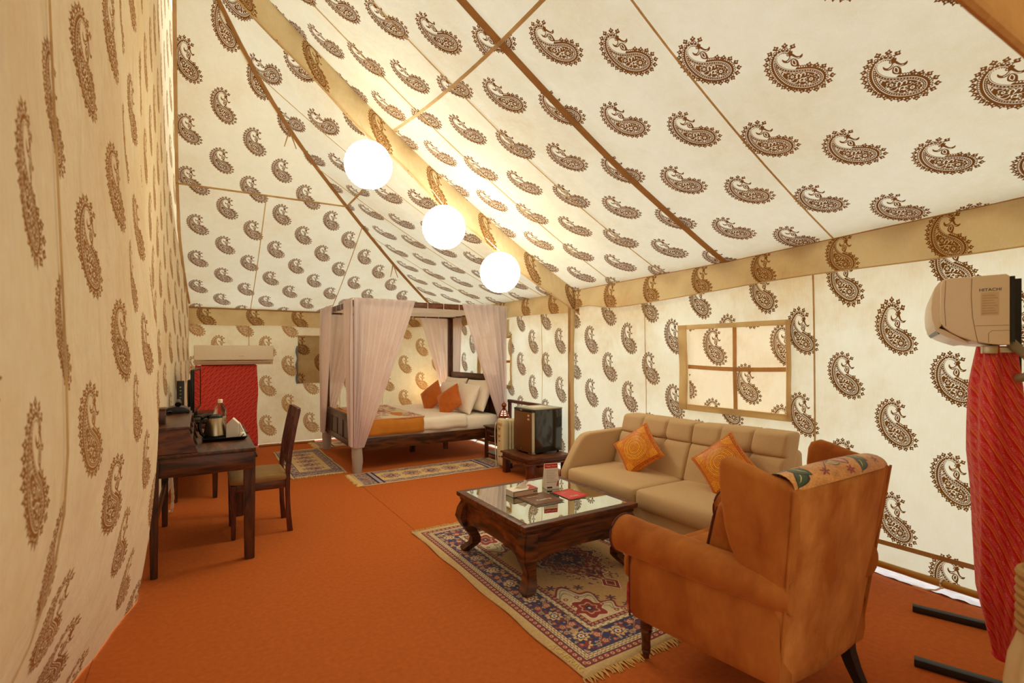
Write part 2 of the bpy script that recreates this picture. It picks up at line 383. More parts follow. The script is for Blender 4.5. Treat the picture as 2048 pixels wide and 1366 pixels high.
    for b in P(B):
        b = np.array(b); k = np.argmin(((oo - b) ** 2).sum(1)); n = (b - oo[k]) / np.hypot(*(b - oo[k])); t = np.array((-n[1], n[0]))
        a = (X - b[0]) * n[0] + (Y - b[1]) * n[1]; s = (X - b[0]) * t[0] + (Y - b[1]) * t[1]
        m = (np.hypot(a + .002, s) < .0088) | (np.hypot(a + .0005, np.abs(s) - .0072) < .0052) | ((a > 0) & (a < .0145) & (np.abs(s) < .0068 * (1 - (a / .0145) ** 1.6)))
        m |= (a < 0) & (a > -.013) & (np.abs(s) < .0018)
        ink |= m
        ink &= ~((np.hypot(a - .001, s) < .0030) & (np.hypot(a, s) > .0012))
    f = ink.astype(np.float32).reshape(h // 2, 2, w // 2, 2).mean((1, 3))
    T = np.zeros((W, W), np.float32); hh, ww = f.shape
    T[(W - hh) // 2:(W - hh) // 2 + hh, (W - ww) // 2:(W - ww) // 2 + ww] = f
    return np.maximum(T, np.roll(T, (W // 2, W // 2), (0, 1)))
def fnoise(w, h, cells, seed=0, octaves=3):
    """periodic value noise 0..1"""
    out = np.zeros((h, w), np.float32); amp = 1.; tot = 0.
    for o_ in range(octaves):
        rs = np.random.RandomState(seed + o_ * 17); cx, cy = cells[0] * 2 ** o_, cells[1] * 2 ** o_
        g = rs.rand(cy, cx).astype(np.float32)
        x = np.arange(w) / w * cx; y = np.arange(h) / h * cy
        x0 = x.astype(int) % cx; y0 = y.astype(int) % cy; fx = x - np.floor(x); fy = y - np.floor(y)
        fx = fx * fx * (3 - 2 * fx); fy = fy * fy * (3 - 2 * fy); x1 = (x0 + 1) % cx; y1 = (y0 + 1) % cy
        a = g[np.ix_(y0, x0)] * (1 - fx) + g[np.ix_(y0, x1)] * fx; b = g[np.ix_(y1, x0)] * (1 - fx) + g[np.ix_(y1, x1)] * fx
        out += amp * (a * (1 - fy[:, None]) + b * fy[:, None]); tot += amp; amp *= .5
    return out / tot
C8 = lambda s: np.array([int(s[i:i + 2], 16) / 255 for i in (0, 2, 4)], np.float32)
def put(A, m, col):
    A[m] = C8(col)
def persian(w=717, h=1035):
    """room rug, 1.435 x 2.07 m, drawn in quarter symmetry with guard stripes, navy border, corner pieces and a medallion"""
    X, Y = grid(w, h, -.7175, .7175, -1.035, 1.035)
    aX, aY = np.abs(X), np.abs(Y)
    A = np.zeros((h, w, 3), np.float32); A[:] = C8('c9a56a')
    ex, ey = .7175 - aX, 1.035 - aY              # distance from the edge
    e = np.minimum(ex, ey); along = np.where(ex < ey, Y, X)
    e2 = e - .052
    # border zones: red guard / cream guard / navy main / cream guard / red guard
    put(A, (e2 > 0), '2a0a10'); put(A, (e2 > .004) & (e2 < .036), '7a1a1c')
    cell = (along / .036) % 1 - .5; m = np.hypot(cell * .036, e2 - .02) ; put(A, (e2 > .004) & (e2 < .036) & (m < .0105) & (m > .005), 'd8b98a')
    put(A, (e2 > .036) & (e2 < .078), '1c1730'); put(A, (e2 > .040) & (e2 < .074), 'd9c398')
    sn = np.sin(along / .026 * np.pi); d1 = np.abs(e2 - .057 - sn * .010); d2 = np.abs(e2 - .057 + sn * .010)
    put(A, (e2 > .040) & (e2 < .074) & (np.minimum(d1, d2) < .0034), '6a4a22')
    cell = (along / .026 + .5) % 1 - .5; m = np.hypot(cell * .026, e2 - .057); put(A, m < .0058, 'f0e2c0'); put(A, m < .003, '8c2a1e')
    nb = (e2 > .078) & (e2 < .212); put(A, nb, '1d2050')
    # scrolling flowers on navy
    per = .222; s = (along / per) % 1 - .5; q = e2 - .145; sx = s * per
    sc = np.abs(q - np.sin(along / per * 2 * np.pi) * .036); put(A, nb & (sc < .0035), 'b08a58')
    for k, (cx, cy, r, col, c2) in enumerate([(0, 0, .046, 'd7b070', '6b1620'), (.111, .03, .026, 'a8442e', 'e7d2a0'), (-.111, -.03, .026, '8f2a24', 'd9c090'), (.06, -.042, .017, 'c9a878', '2a1030'), (-.06, .042, .017, 'c9a878', '2a1030'), (.06, .045, .014, '93302a', 'e0c898'), (-.06, -.045, .014, '93302a', 'e0c898'), (.032, .05, .01, 'd2b48c', '1d2050'), (-.03, -.052, .01, 'd2b48c', '1d2050')]):
        dx = (sx - cx + per / 2) % per - per / 2; rr = np.hypot(dx, q - cy); th = np.arctan2(q - cy, dx)
        ed = r * (.66 + .34 * np.abs(np.cos(th * (4 if r > .03 else 2.5))))
        put(A, nb & (rr < ed), col); put(A, nb & (rr < ed * .62), '1d2050' if k == 0 else c2); put(A, nb & (rr < ed * .42), 'efe0b8' if k == 0 else col); put(A, nb & (rr < ed * .18), c2)
    nz = fnoise(w, h, (64, 92), 3, 2)
    nsym = np.maximum(nz, np.zeros_like(nz))
    put(A, nb & (nsym > .66) & (A[..., 2] > A[..., 0]), 'b98c62'); put(A, nb & (nsym < .33) & (A[..., 2] > A[..., 0]), '7c1f22')
    put(A, (e2 > .212) & (e2 < .246), '1c1730'); put(A, (e2 > .215) & (e2 < .243), 'd9c398')
    d1 = np.abs(e2 - .229 - sn * .009); put(A, (e2 > .215) & (e2 < .243) & (d1 < .003), '6a4a22'); m = np.hypot(cell * .026, e2 - .229); put(A, m < .005, 'f0e2c0')
    put(A, (e2 > .246) & (e2 < .272), '7a1a1c'); cell = (along / .030) % 1 - .5; m = np.hypot(cell * .03, e2 - .259); put(A, (m < .009) & (m > .004), 'd8b98a')
    fld = e2 > .272; put(A, fld, 'c2975c')
    fx, fy = .7175 - .052 - .272 - aX, 1.035 - .052 - .272 - aY     # distance inside the field
    # corner pieces
    cr = np.hypot(fx * 1.15, fy * .8); an = np.arctan2(fy, fx); rad = .285 + .028 * np.cos(an * 14) + .02 * np.cos(an * 5)
    cp = fld & (cr < rad); put(A, cp, 'ddc9a0'); put(A, fld & (np.abs(cr - rad) < .0085), '7a1a22')
    put(A, cp & (np.abs(cr - rad + .03) < .004), '7f8460'); vine = np.abs(np.sin(an * 9) * .02 + rad - .055 - cr); put(A, cp & (vine < .004), '86814f')
    rc = np.hypot(fx - .085, (fy - .12) * .8); th = np.arctan2(fy - .12, fx - .085); ed = .088 * (.86 + .14 * np.cos(th * 6))
    put(A, cp & (rc < ed + .008), 'efdcb0'); put(A, cp & (rc < ed), '8f1a1c'); put(A, cp & (rc < ed * .62), 'c9ad7c'); put(A, cp & (rc < ed * .5), '8f1a1c'); put(A, cp & (rc < ed * .28), '22203f'); put(A, cp & (rc < ed * .1), 'efdcb0')
    for (ux, uy) in ((.2, .03), (.03, .26), (.17, .12), (.1, .25), (.24, .02), (.02, .18)):
        rr = np.hypot(fx - ux, fy - uy); put(A, cp & (rr < .014), '97372c'); put(A, cp & (rr < .006), 'e9d8ac')
    # sprigs along the corner edge
    for a0 in np.linspace(.1, 1.45, 6):
        r0 = .285 + .028 * np.cos(a0 * 14) + .02 * np.cos(a0 * 5) + .035
        ux, uy = r0 * np.cos(a0) / 1.15, r0 * np.sin(a0) / .8; rr = np.hypot(fx - ux, fy - uy); th = np.arctan2(fy - uy, fx - ux)
        put(A, fld & ~cp & (rr < .034 * np.abs(np.cos(th * 3 + a0))), '5c1822'); put(A, fld & ~cp & (rr < .017 * np.abs(np.cos(th * 2))), '23264f')
    # medallion with pendants
    mr = ((aX * 1.35) ** 1.35 + aY ** 1.35) ** (1 / 1.35); an = np.arctan2(Y, X * 1.35)
    rad = .315 + .022 * np.cos(an * 16) + .035 * np.cos(an * 2 + np.pi)
    md = fld & (mr < rad); halo = fld & ~md & (mr < rad + .1)
    sp = fnoise(w, h, (90, 130), 11, 2); sp = np.minimum(sp, sp[::-1]); 
    put(A, halo & (sp < .30), '5a2a2a'); put(A, halo & (sp > .60) & (sp < .63), '7d7a4a')
    put(A, fld & (np.abs(mr - rad) < .008), 'e8d4a4'); put(A, md, '7c1418')
    f2 = fnoise(w, h, (58, 84), 21, 2); f2 = .5 * (f2 + f2[::-1]); f2 = .5 * (f2 + f2[:, ::-1])
    put(A, md & (np.abs(f2 - .5) < .010), 'dcc090'); put(A, md & (f2 > .60), 'c8a070'); put(A, md & (f2 < .40), '3a1026')
    put(A, md & (np.abs(mr - rad * .80) < .006), 'c99a68')
    r3 = .15 + .02 * np.cos(an * 12); m3 = fld & (mr < r3); put(A, m3, '20214a'); put(A, fld & (np.abs(mr - r3) < .006), 'c9a070'); put(A, m3 & (f2 > .57), 'b98a66'); put(A, m3 & (f2 < .42), '7c1418')
    r4 = .062 * (.7 + .3 * np.cos(an * 8)); put(A, fld & (mr < r4), 'd6b684'); put(A, fld & (mr < r4 * .6), '7c1418'); put(A, fld & (mr < .012), 'f0e2c0')
    pd = aX * 1.5 + np.abs(aY - .425); pe = .085; pm = fld & (pd < pe); put(A, fld & (pd < pe + .01) & ~pm & ~md, 'e8d4a4'); put(A, pm & ~md, '7c1418'); put(A, pm & (np.abs(pd - pe * .55) < .006), 'dcc090'); put(A, fld & (pd < .015), '20214a')
    A *= (.93 + .14 * fnoise(w, h, (200, 290), 5, 1))[..., None]
    return np.clip(A, 0, 1)
def runner(w=700, h=240, asp=2.9):
    """small cotton dhurrie: asp x 1 units; tan field, grey-violet borders, row of medallions"""
    X, Y = grid(w, h, -asp / 2, asp / 2, -.5, .5); aX, aY = np.abs(X), np.abs(Y)
    A = np.zeros((h, w, 3), np.float32); A[:] = C8('d3b283'); n = fnoise(w, h, (120, 42), 7, 2)
    ex, ey = asp / 2 - aX, .5 - aY
    b = (ey > .05) & (ey < .2) & (ex > .05); put(A, b, 'cdb394'); put(A, b & (np.abs(np.sin(X * 24) * .035 - (ey - .125)) < .017), '5d5366'); put(A, b & (n < .42), '6b5f70'); put(A, b & (n > .62), '9b6a60')
    put(A, (np.abs(ey - .05) < .008) | ((np.abs(ey - .2) < .008) & (ex > .05)), '3b3040')
    b2 = (ex > .06) & (ex < .28) & (ey > .05); put(A, b2, 'c9ab84'); put(A, b2 & (n < .45), '5d5366'); put(A, b2 & (n > .60), '8f5d58')
    b3 = (ex > .28) & (ex < .42) & (ey > .05); put(A, b3, '2e2234'); put(A, (ex > .32) & (ex < .38) & (ey > .06), 'a694a0')
    fl = (ex > .42) & (ey > .2); put(A, fl, 'd8b87c')
    per = (asp - .9) / 5; s = (X + per / 2 * (1 if True else 0)) % per - per / 2
    r = np.hypot(s / per * 2.35, Y / .2); th = np.arctan2(Y, s); ed = 1 + .12 * np.cos(th * 10)
    put(A, fl & (r < ed), '8a6a68'); put(A, fl & (r < ed * .85), 'c8a283'); put(A, fl & (r < ed * .7) & (n < .52), '7e4c4c'); put(A, fl & (r < .3), '55465a'); put(A, fl & (r < .14), 'd8b87c')
    A *= (.92 + .16 * fnoise(w, h, (240, 80), 9, 1))[..., None]
    return np.clip(A, 0, 1)
def bandhani(w=640, h=640):
    """tie-dyed red cloth, tile .5 m: slanted rows of yellow and white dots with small leaf shapes between"""
    X, Y = grid(w, h, 0, 1, 0, 1)
    A = np.zeros((h, w, 3), np.float32); A[:] = C8('d41c22')
    v = (X + Y) * 3; f = v % 1; k = np.floor(v).astype(int); al = (X - Y)
    def dots(pos, wd, per, col, soft=.55):
        d = np.abs(f - pos) * .236; a = ((al * 1) / per) % 1 - .5
        m = (np.hypot(d / wd, a / .36) < 1); put(A, m, col)
    dots(.10, .008, .028, 'f0a024'); dots(.17, .008, .028, 'e98d20'); dots(.28, .0035, .02, 'f4c0b0'); dots(.36, .0035, .02, 'f4c0b0'); dots(.44, .0032, .02, 'eda090')
    # paisley/leaf bands
    for (cx, s_) in ((.0, 1), (.5, -1)):
        a = (al * 2.0 + cx) % 1 - .5; d = (f - .72) * 1.15
        rr = np.hypot(a * .62, d + s_ * .12 * np.sin(a * 5)); th = np.arctan2(d, a)
        for R in (.06, .12, .18):
            m = (np.abs(rr - R) < .013) & (np.sin(th * R * 260) > -.2); put(A, m, 'ee9c98')
    put(A, (np.abs(f - .98) < .012), '9a0c14')
    A *= (.88 + .24 * fnoise(w, h, (90, 90), 2, 2))[..., None]
    return np.clip(A, 0, 1)
def mandala(w=512):
    X, Y = grid(w, w, -1, 1, -1, 1); r = np.hypot(X, Y); th = np.arctan2(Y, X)
    A = np.zeros((w, w, 3), np.float32); A[:] = C8('d9821e'); n = fnoise(w, w, (60, 60), 4, 2)
    gold, dk = 'efb030', 'a03a0c'
    for R, wd, k in ((.06, .02, 0), (.13, .025, 0), (.2, .02, 16), (.28, .05, 24), (.36, .018, 0), (.43, .045, 36), (.5, .02, 0), (.57, .04, 48), (.635, .02, 0)):
        m = np.abs(r - R) < wd / 2 * (1 if k == 0 else (.6 + .8 * np.abs(np.cos(th * k / 2)))); put(A, m, gold)
    for R in (.095, .165, .24, .325, .395, .465, .54, .61, .67): put(A, (np.abs(r - R) < .009) & (np.sin(th * R * 90) > -.4), dk)
    e = np.maximum(np.abs(X), np.abs(Y)); cr = (np.hypot(np.abs(X) - .78, np.abs(Y) - .78) < .30) & (e < .84); put(A, cr & (np.sin(X * 60) * np.sin(Y * 60) > -.1), 'e9a42c')
    put(A, np.abs(e - .87) < .012, dk); put(A, (np.abs(e - .93) < .03) & (n > .5), 'b5480e')
    A *= (.85 + .3 * n)[..., None]
    return np.clip(A, 0, 1)
def leafshape(X, Y, cx, cy, L, wd, ang, bend=0.):
    c_, s_ = np.cos(ang), np.sin(ang); a = ((X - cx) * c_ + (Y - cy) * s_) / L; b = (-(X - cx) * s_ + (Y - cy) * c_) / L
    b = b - bend * (a * a - .25)
    return (np.abs(a) < .5) & (np.abs(b) < wd * (1 - (2 * a) ** 2))
def floral(w=900, h=360):
    """tan velvet with painted green leaves and red flowers, 1.0 x .4"""
    X, Y = grid(w, h, 0, 1, 0, .4); A = np.zeros((h, w, 3), np.float32); A[:] = C8('c08a44'); n = fnoise(w, h, (20, 8), 6, 3); A[:] = C8('b87a34') + (n * .22)[..., None] * np.array([1, .9, .7])
    def stem(pts, wd, col): put(A, seg_dist(X, Y, smooth_pts(pts, 5)) < wd, col)
    def lf(cx, cy, L, wd, a, b, col, vein='d8c890'):
        put(A, leafshape(X, Y, cx, cy, L * 1.12, wd * 1.25, a, b), '1c1c14'); put(A, leafshape(X, Y, cx, cy, L, wd, a, b), col); put(A, leafshape(X, Y, cx, cy, L * .7, wd * .16, a, b), vein)
    for ox in (0, .5):
        stem([(ox + .02, .02), (ox + .08, .12), (ox + .1, .22), (ox + .06, .34)], .004, '2a1a10'); stem([(ox + .08, .1), (ox + .16, .2), (ox + .2, .3)], .004, '7a1418')
        lf(ox + .06, .1, .15, .2, 1.1, .5, '2f4a22'); lf(ox + .12, .16, .14, .22, 1.9, -.5, '354f26'); lf(ox + .05, .24, .12, .22, .3, .5, '3d5a2a'); lf(ox + .16, .27, .12, .24, 2.6, .4, '35511f'); lf(ox + .1, .34, .12, .2, .1, -.4, 'a8221c', 'e0805a')
        for k in range(5): put(A, leafshape(X, Y, ox + .24 + .018 * np.cos(k * 1.26), .09 + .018 * np.sin(k * 1.26), .034, .2, k * 1.26), '8a2418')
        stem([(ox + .24, .09), (ox + .3, .15), (ox + .36, .2)], .003, '6a1a12')
        lf(ox + .38, .23, .15, .2, .6, 0, 'b01e1c', 'e89a80'); lf(ox + .44, .16, .11, .3, 1.8, .2, 'cf7a6a', 'f0d0b0'); lf(ox + .36, .14, .08, .3, 2.7, .2, 'c8a86a', '6a6a30'); lf(ox + .46, .28, .1, .28, .2, .2, 'a85a18', '3a1a10'); lf(ox + .31, .31, .1, .2, 2.2, .3, '4a6a2a')
        for k in range(6): put(A, leafshape(X, Y, ox + .43 + .02 * np.cos(k * 1.05), .06 + .02 * np.sin(k * 1.05), .036, .22, k * 1.05), '9a1c1a')
        for k in range(5): put(A, leafshape(X, Y, ox + .27 + .018 * np.cos(k * 1.26 + 1), .24 + .018 * np.sin(k * 1.26 + 1), .032, .2, k * 1.26 + 1), '3a4a20')
    return np.clip(A * (.9 + .2 * fnoise(w, h, (180, 70), 8, 1))[..., None], 0, 1)
def blanket(w=512, h=512):
    X, Y = grid(w, h, 0, 1, 0, 1); A = np.zeros((h, w, 3), np.float32); A[:] = C8('e0d0a8'); 
    for i, (cx, cy, s) in enumerate(((.55, .5, 2.0), (.15, .2, 1.2), (.88, .15, 1.2), (.12, .8, 1.2), (.9, .86, 1.3))):
        for k in range(6): 
            a = k * 1.047 + i; m = leafshape(X, Y, cx + .08 * s * np.cos(a), cy + .08 * s * np.sin(a), .15 * s, .24, a); put(A, m, 'b8604a' if k % 2 else 'c98a6e'); put(A, leafshape(X, Y, cx + .08 * s * np.cos(a), cy + .08 * s * np.sin(a), .11 * s, .1, a), 'e2c4a0')
        put(A, np.hypot(X - cx, Y - cy) < .035 * s, '8a4a34')
        for k in range(4):
            a = k * 1.57 + .5 + i; m = leafshape(X, Y, cx + .2 * s * np.cos(a), cy + .2 * s * np.sin(a), .14 * s, .2, a + .4, .4); put(A, m, 'a98f56'); put(A, leafshape(X, Y, cx + .2 * s * np.cos(a), cy + .2 * s * np.sin(a), .1 * s, .05, a + .4, .4), '6e5a30')
    return A
# ------------------------------------------------------------------ materials in use
IM_P = image('mango_print', paisley_tile(), True)
M_wallR = tent('canvas_printed_wall', IM_P, .51, base='ebe6cc', stain='cba768', amount=.6, top=(1.45, 1.95), ink='58340f', ink2='7c4d1e')  # ink darkened to carry the backlit look of this wall
M_roof = tent('canvas_printed_roof', IM_P, .40, base='e8e2c6', stain='cfb27c', amount=.45, ink='5c3614', ink2='825024')
M_back = tent('canvas_printed_back_wall', IM_P, .24, base='e6d8b0', ink='8a5820', ink2='b07a34')  # ink made lighter to hold the lamp light falling on this wall
M_left = tent('canvas_printed_lined_partition', IM_P, .10, base='e6d2aa', stain='c79c5c', amount=.4, ink='8a5a30', ink2='a5743e', wrinkle=.8)
M_val = tent('canvas_printed_double', IM_P, .40, base='ead8ae', stain='c9a05e', ink='7a4a1c', ink2='a06a2c')
M_bar = tent('canvas_bar', None, .55, base='dcb884', stain='c09a60')
M_seam = tent('canvas_seam', None, .55, base='ecdab0', stain='d4b67c')
M_pad = tent('canvas_pad', None, .6, base='f4e6c4', stain='d8b87c')
M_tape = tent('canvas_tape', None, .42, base='cda673', stain='b48c58')
M_tapeL = tent('canvas_tape_pale', None, .5, base='e8d2a8', stain='c09a62')
M_head = tent('canvas_lined_brown', None, .02, base='c08a4e', stain='a4703a')
M_carpet = plain('carpet_rust', 'c4682e', .95, noise_=.22, scale=40, bump=.5, bscale=700, spec=.1)
M_ground = plain('sandy_ground', 'e4dccc', .95, noise_=.2, scale=3)
M_dark = wood('wood_dark', '241006', '6c3817', (8, 1.2, 8))
M_darkX = wood('wood_dark_x', '241006', '6c3817', (1.2, 8, 8))
M_darkZ = wood('wood_dark_z', '221006', '683516', (8, 8, 1.2))
M_red = wood('wood_reddish', '3a190b', '7e441e', (2, 9, 9), .4)
M_redZ = wood('wood_reddish_z', '3a150a', '74341a', (9, 9, 2), .4)
M_sheesham = wood('wood_sheesham', '1e0e06', '8a481a', (1.6, 2.4, 9), .42, 2.2)
M_bamboo = plain('bamboo_yellow', 'b8862c', .45, noise_=.2, scale=8, stretch=(1, .2, 1))
M_black = plain('black_plastic', '12110f', .35, noise_=.1)
M_blackm = plain('black_painted_steel', '1d1a17', .5, noise_=.2, bump=.1)
M_white = plain('white_plastic', 'f0e4cc', .35, noise_=.03)
M_whitec = plain('white_cotton', 'faf2e4', .9, noise_=.05, bump=.25, bscale=60, sheen=.2)
M_cream = plain('cream_enamel', 'ddcfa6', .4, noise_=.05)
M_tan = plain('sofa_tan_weave', 'cdaf86', .9, noise_=.16, scale=160, bump=.35, bscale=600, sheen=.3, spec=.2)
M_velvet = velvet('rust_velvet', '984f18', 'bd7632', 4.5, .28, 14)
M_velvet2 = velvet('rust_velvet_back', 'a85c20', 'd8944c', 6, .3, 18)
M_pipe = plain('maroon_piping', '5a2414', .8)
M_orangev = plain('orange_blanket_velvet', 'c27a1c', .8, noise_=.25, scale=9, bump=.3, bscale=40, sheen=.5)
M_seatf = plain('olive_beige_velvet', '9c7a48', .85, noise_=.15, scale=20, sheen=.5, bump=.2)
M_sheer = sheer('pink_white_net', 'fff4f6', .13)
M_sheer2 = sheer('white_net_wrap', 'efe2d6', .10)
M_steel = plain('brushed_steel', 'b9a98c', .28, 1, .06, 60, stretch=(1, 1, 12))
M_chrome = plain('chrome', 'c9c4ba', .15, 1, .02)
M_paper = plain('white_paper', 'eee6d8', .8, noise_=.03)
M_ceram = plain('white_ceramic', 'efe8da', .2, noise_=.02)
M_jute = plain('jute_cord', 'b0884e', .9, noise_=.2, scale=120, bump=.4)
M_fringe = plain('cotton_fringe', 'd2ab66', .95, noise_=.15, scale=80)
M_fringe2 = plain('cotton_fringe_pale', 'dcbf80', .95, noise_=.15, scale=80)
# ------------------------------------------------------------------ the tent
XR, YB, YJ, YF = 3.65, 8.33, 4.48, .35
def eave(Y): return interp(Y, [.3, .8, 2.5, 4.48, 8.4], [.12, .10, .03, 0, 0])
def G(s, Y):
    z = 2.1 + .42 * s + .046 * s * s
    if Y <= YJ: return z + .11 * s * max(0, 1 - (YJ - Y) / 2.6) ** 2 + eave(Y) * max(0, 1 - s / 3.5) - .02 * math.sin(min(1, s / 3.6) * math.pi)
    return z - .025 * s + .135 * s * max(0, 1 - (Y - YJ) / 1.2) ** 2
def LEN(s):
    f = lambda q: math.sqrt(1 + (.42 + .092 * q) ** 2); n = 8; hh = s / n
    return sum((f(i * hh) + 4 * f((i + .5) * hh) + f((i + 1) * hh)) * hh / 6 for i in range(n))
def end_z(s, X): return G(s, YB - s) - .06 * max(0, 1 - s / 3.6) * max(0, min(1, (XR - s - X) / 2))
def wob(a, b, k=.006, sc=2.): return k * noise.noise(Vector((a * sc, b * sc, 7.3)))
PL = [.3, 1.4, 2.8, 3.5, 3.78, 5.0, 5.4, 6.2, 7.2, 8.34]
P_hi = [-.34, -.32, -.30, -.285, -.29, -.29, -.285, -.272, -.212, -.145]
P_mid = [-.34, -.30, -.25, -.205, -.31, -.315, -.29, -.225, -.185, -.135]
P_lo = [-1.3, -.85, -.47, -.305, -.33, -.33, -.32, -.28, -.22, -.14]
def part_x(Y, z):
    h, m_, l = interp(Y, PL, P_hi), interp(Y, PL, P_mid), interp(Y, PL, P_lo)
    if z >= 1.2: t = min(1, (z - 1.2) / 1.4); t = t * t * (3 - 2 * t); x = m_ + (h - m_) * t
    else: t = 1 - z / 1.2; x = m_ + (l - m_) * t ** 2.2
    k = max(0, min(1, (3.7 - Y) / .3)) if Y < 5.2 else .35
    fold = .007 * math.sin(Y * 15 + 1.4 * math.sin(z * 1.1) + z * .5) * (.35 + .9 * noise.noise(Vector((Y * 1.3, z * .4, 2)))) + .0015 * math.sin(Y * 41 + 2 * math.sin(z * .8)) + .02 * math.sin(Y * 4.6 + .6 * z - 5.2) * max(0, min(1, (3.2 - Y) / .6)) + .012 * noise.noise(Vector((Y * 2.2, z * .7, 5.5)))
    return x + fold * (.3 + .7 * k)
# --- floor: a ground slab outside, three widths of carpet inside
bm = BM(); box(bm, -14, 16, -12, 20, -.2, -.02); structure(obj('ground', bm, M_ground))
bm = BM(); box(bm, -1.5, 3.665, -.9, 8.42, -.02, -.004); fl = structure(obj('floor', bm, M_carpet))
for x0, x1 in ((-1.5, -.42), (-.418, 1.43), (1.433, 3.665)):
    bm = BM(); box(bm, x0, x1, -.9, 8.42, -.005, 0, .0012, 1); obj('carpet_width', bm, M_carpet, fl)
# --- right wall with two windows
ys = sorted(set(lin(YF, 2.05, 9) + lin(2.05, 2.95, 6) + lin(2.95, 5.9, 16) + lin(5.9, 6.8, 5) + lin(6.8, YB, 8))); zs = sorted(set([.05, .1, .2, .4, .6, .8] + lin(.94, 1.61, 5) + lin(1.61, 2.2, 5)))
WIN = ((2.05, 2.95), (5.9, 6.8))
def rx(Y, z): return XR + .02 * math.sin(max(0, min(1, z / 2)) * math.pi) + wob(Y, z, .012, 1.5) + wob(Y, z * .3, .006, 6)
bm = BM(); surf(bm, lambda Y, z: (rx(Y, z), Y, z + (eave(Y) * z / 2.1 if z > 1.7 else 0)), ys, zs, lambda Y, z: ((1.38 - Y) / .57 + .5, (z - .37) / .585 + .5),
     skip=lambda Y, z: any(a < Y < b for a, b in WIN) and .94 < z < 1.61)
wr = structure(obj('wall_right', bm, M_wallR, smooth=80))
def tape(name, pts, wd, nrm, m, parent, t=.004):
    """flat sewn tape following pts, wd wide across, nrm = facing"""
    bm = BM(); n = Vector(nrm).normalized(); P_ = [Vector(p) for p in pts]; rows = []
    for i, p in enumerate(P_):
        d = (P_[min(i + 1, len(P_) - 1)] - P_[max(i - 1, 0)]).normalized(); s = d.cross(n).normalized() * wd / 2
        rows.append([bm.verts.new(p - s), bm.verts.new(p - s + n * t), bm.verts.new(p + s + n * t), bm.verts.new(p + s)])
    for a, b in zip(rows[:-1], rows[1:]):
        for k in range(4): bm.faces.new((a[k], b[k], b[(k + 1) % 4], a[(k + 1) % 4]))
    bm.faces.new(rows[0]); bm.faces.new(rows[-1][::-1]); bmesh.ops.recalc_face_normals(bm, faces=bm.faces[:])
    return obj(name, bm, m, parent)
for Y, wd, z0 in ((1.862, .0105, .2), (3.43, .006, .05), (5.17, .006, .05)):
    tape('wall_seam_or_shade', [(rx(Y, z) - .004, Y, z) for z in lin(z0, 2.0, 8)], wd, (-1, 0, 0), M_tapeL if wd > .01 else M_seam, wr)  # the wide upright strip paints the shadow of a fold in tan
tape('wall_seam_or_shade', [(rx(Y, .205) - .004, Y, .205) for Y in lin(.5, 4.4, 16)], .028, (-1, 0, 0), M_tape, wr)
# windows: recessed flap behind four openings divided by sewn bars, padded frame
def window(name, Y0, Y1, z0, z1, bow):
    root = bpy.data.objects.new(name, None); COL.objects.link(root); root['kind'] = 'structure'
    fx = lambda Y, z: XR + .045 + wob(Y, z, .01, 3)
    for i, (a, b) in enumerate(((Y0, (Y0 + Y1) / 2), ((Y0 + Y1) / 2, Y1))):
        for c_, d in ((z0, (z0 + z1) / 2), ((z0 + z1) / 2, z1)):
            bm = BM(); surf(bm, lambda Y, z: (fx(Y, z) + .001, Y, z), lin(a, b, 5), lin(c_, d, 4), lambda Y, z: ((Y1 - .26 - Y) / .60 + .5, (z - z1 + .16) / .60 + .5)); obj('window_flap', bm, M_pane, root, 80)
    for pts, wd in (([(fx(q, (z0 + z1) / 2) - .006, q, (z0 + z1) / 2 - bow * math.sin((q - Y0) / (Y1 - Y0) * 3.14)) for q in lin(Y0, Y1, 8)], .034), ([(fx((Y0 + Y1) / 2, q) - .008, (Y0 + Y1) / 2 - (z1 - q) * .10 * bow * 12, q) for q in lin(z0, z1, 8)], .034)):
        tape('glazing_bar', pts, wd, (-1, 0, 0), M_bar, root)
    for pts, wd, nm in (([(Y1 + .03, z) for z in lin(z0 - .04, z1 + .03, 6)], .085, 's'), ([(Y0 - .012, z) for z in lin(z0 - .03, z1 + .03, 6)], .03, 's'), ([(y, z1 + .012) for y in lin(Y0 - .03, Y1 + .07, 8)], .04, 't'), ([(y, z0 - .022) for y in lin(Y0 - .03, Y1 + .07, 8)], .05, 'b')):
        tape('frame_or_lit_gap', [(rx(y, z) - .012 - .006 * math.sin(z * 40 + y * 33), y, z) for y, z in pts], wd, (-1, 0, .0), M_pad, root, .012)
    bm = BM()      # reveal between wall and flap
    for (a, b) in (((Y0, z0), (Y0, z1)), ((Y0, z1), (Y1, z1)), ((Y1, z1), (Y1, z0)), ((Y1, z0), (Y0, z0))):
        q = [bm.verts.new((XR + dx, *p)) for dx, p in ((-.01, a), (-.01, b), (.06, b), (.06, a))]; bm.faces.new(q)
    obj('window_reveal', bm, M_pad, root); return root
M_pane = tent('canvas_printed_flap', IM_P, .58, base='eedcb8', stain='cfa468', ink='5a3c1c', amount=.6, scale=2.2)
window('window_1', 2.05, 2.95, .94, 1.61, .012); w2 = window('window_2', 5.9, 6.8, .94, 1.61, .008)
bm = BM(); surf(bm, lambda u, v: (XR - .05 - .03 * math.sin(u * 9) * v, 5.86 + u, 1.86 - .24 * v - .02 * math.sin(u * 3)), lin(0, .5, 6), lin(0, 1, 4), lambda u, v: (.5 + u * .2, .02 + v * .1)); obj('rolled_flap', bm, M_val, w2)
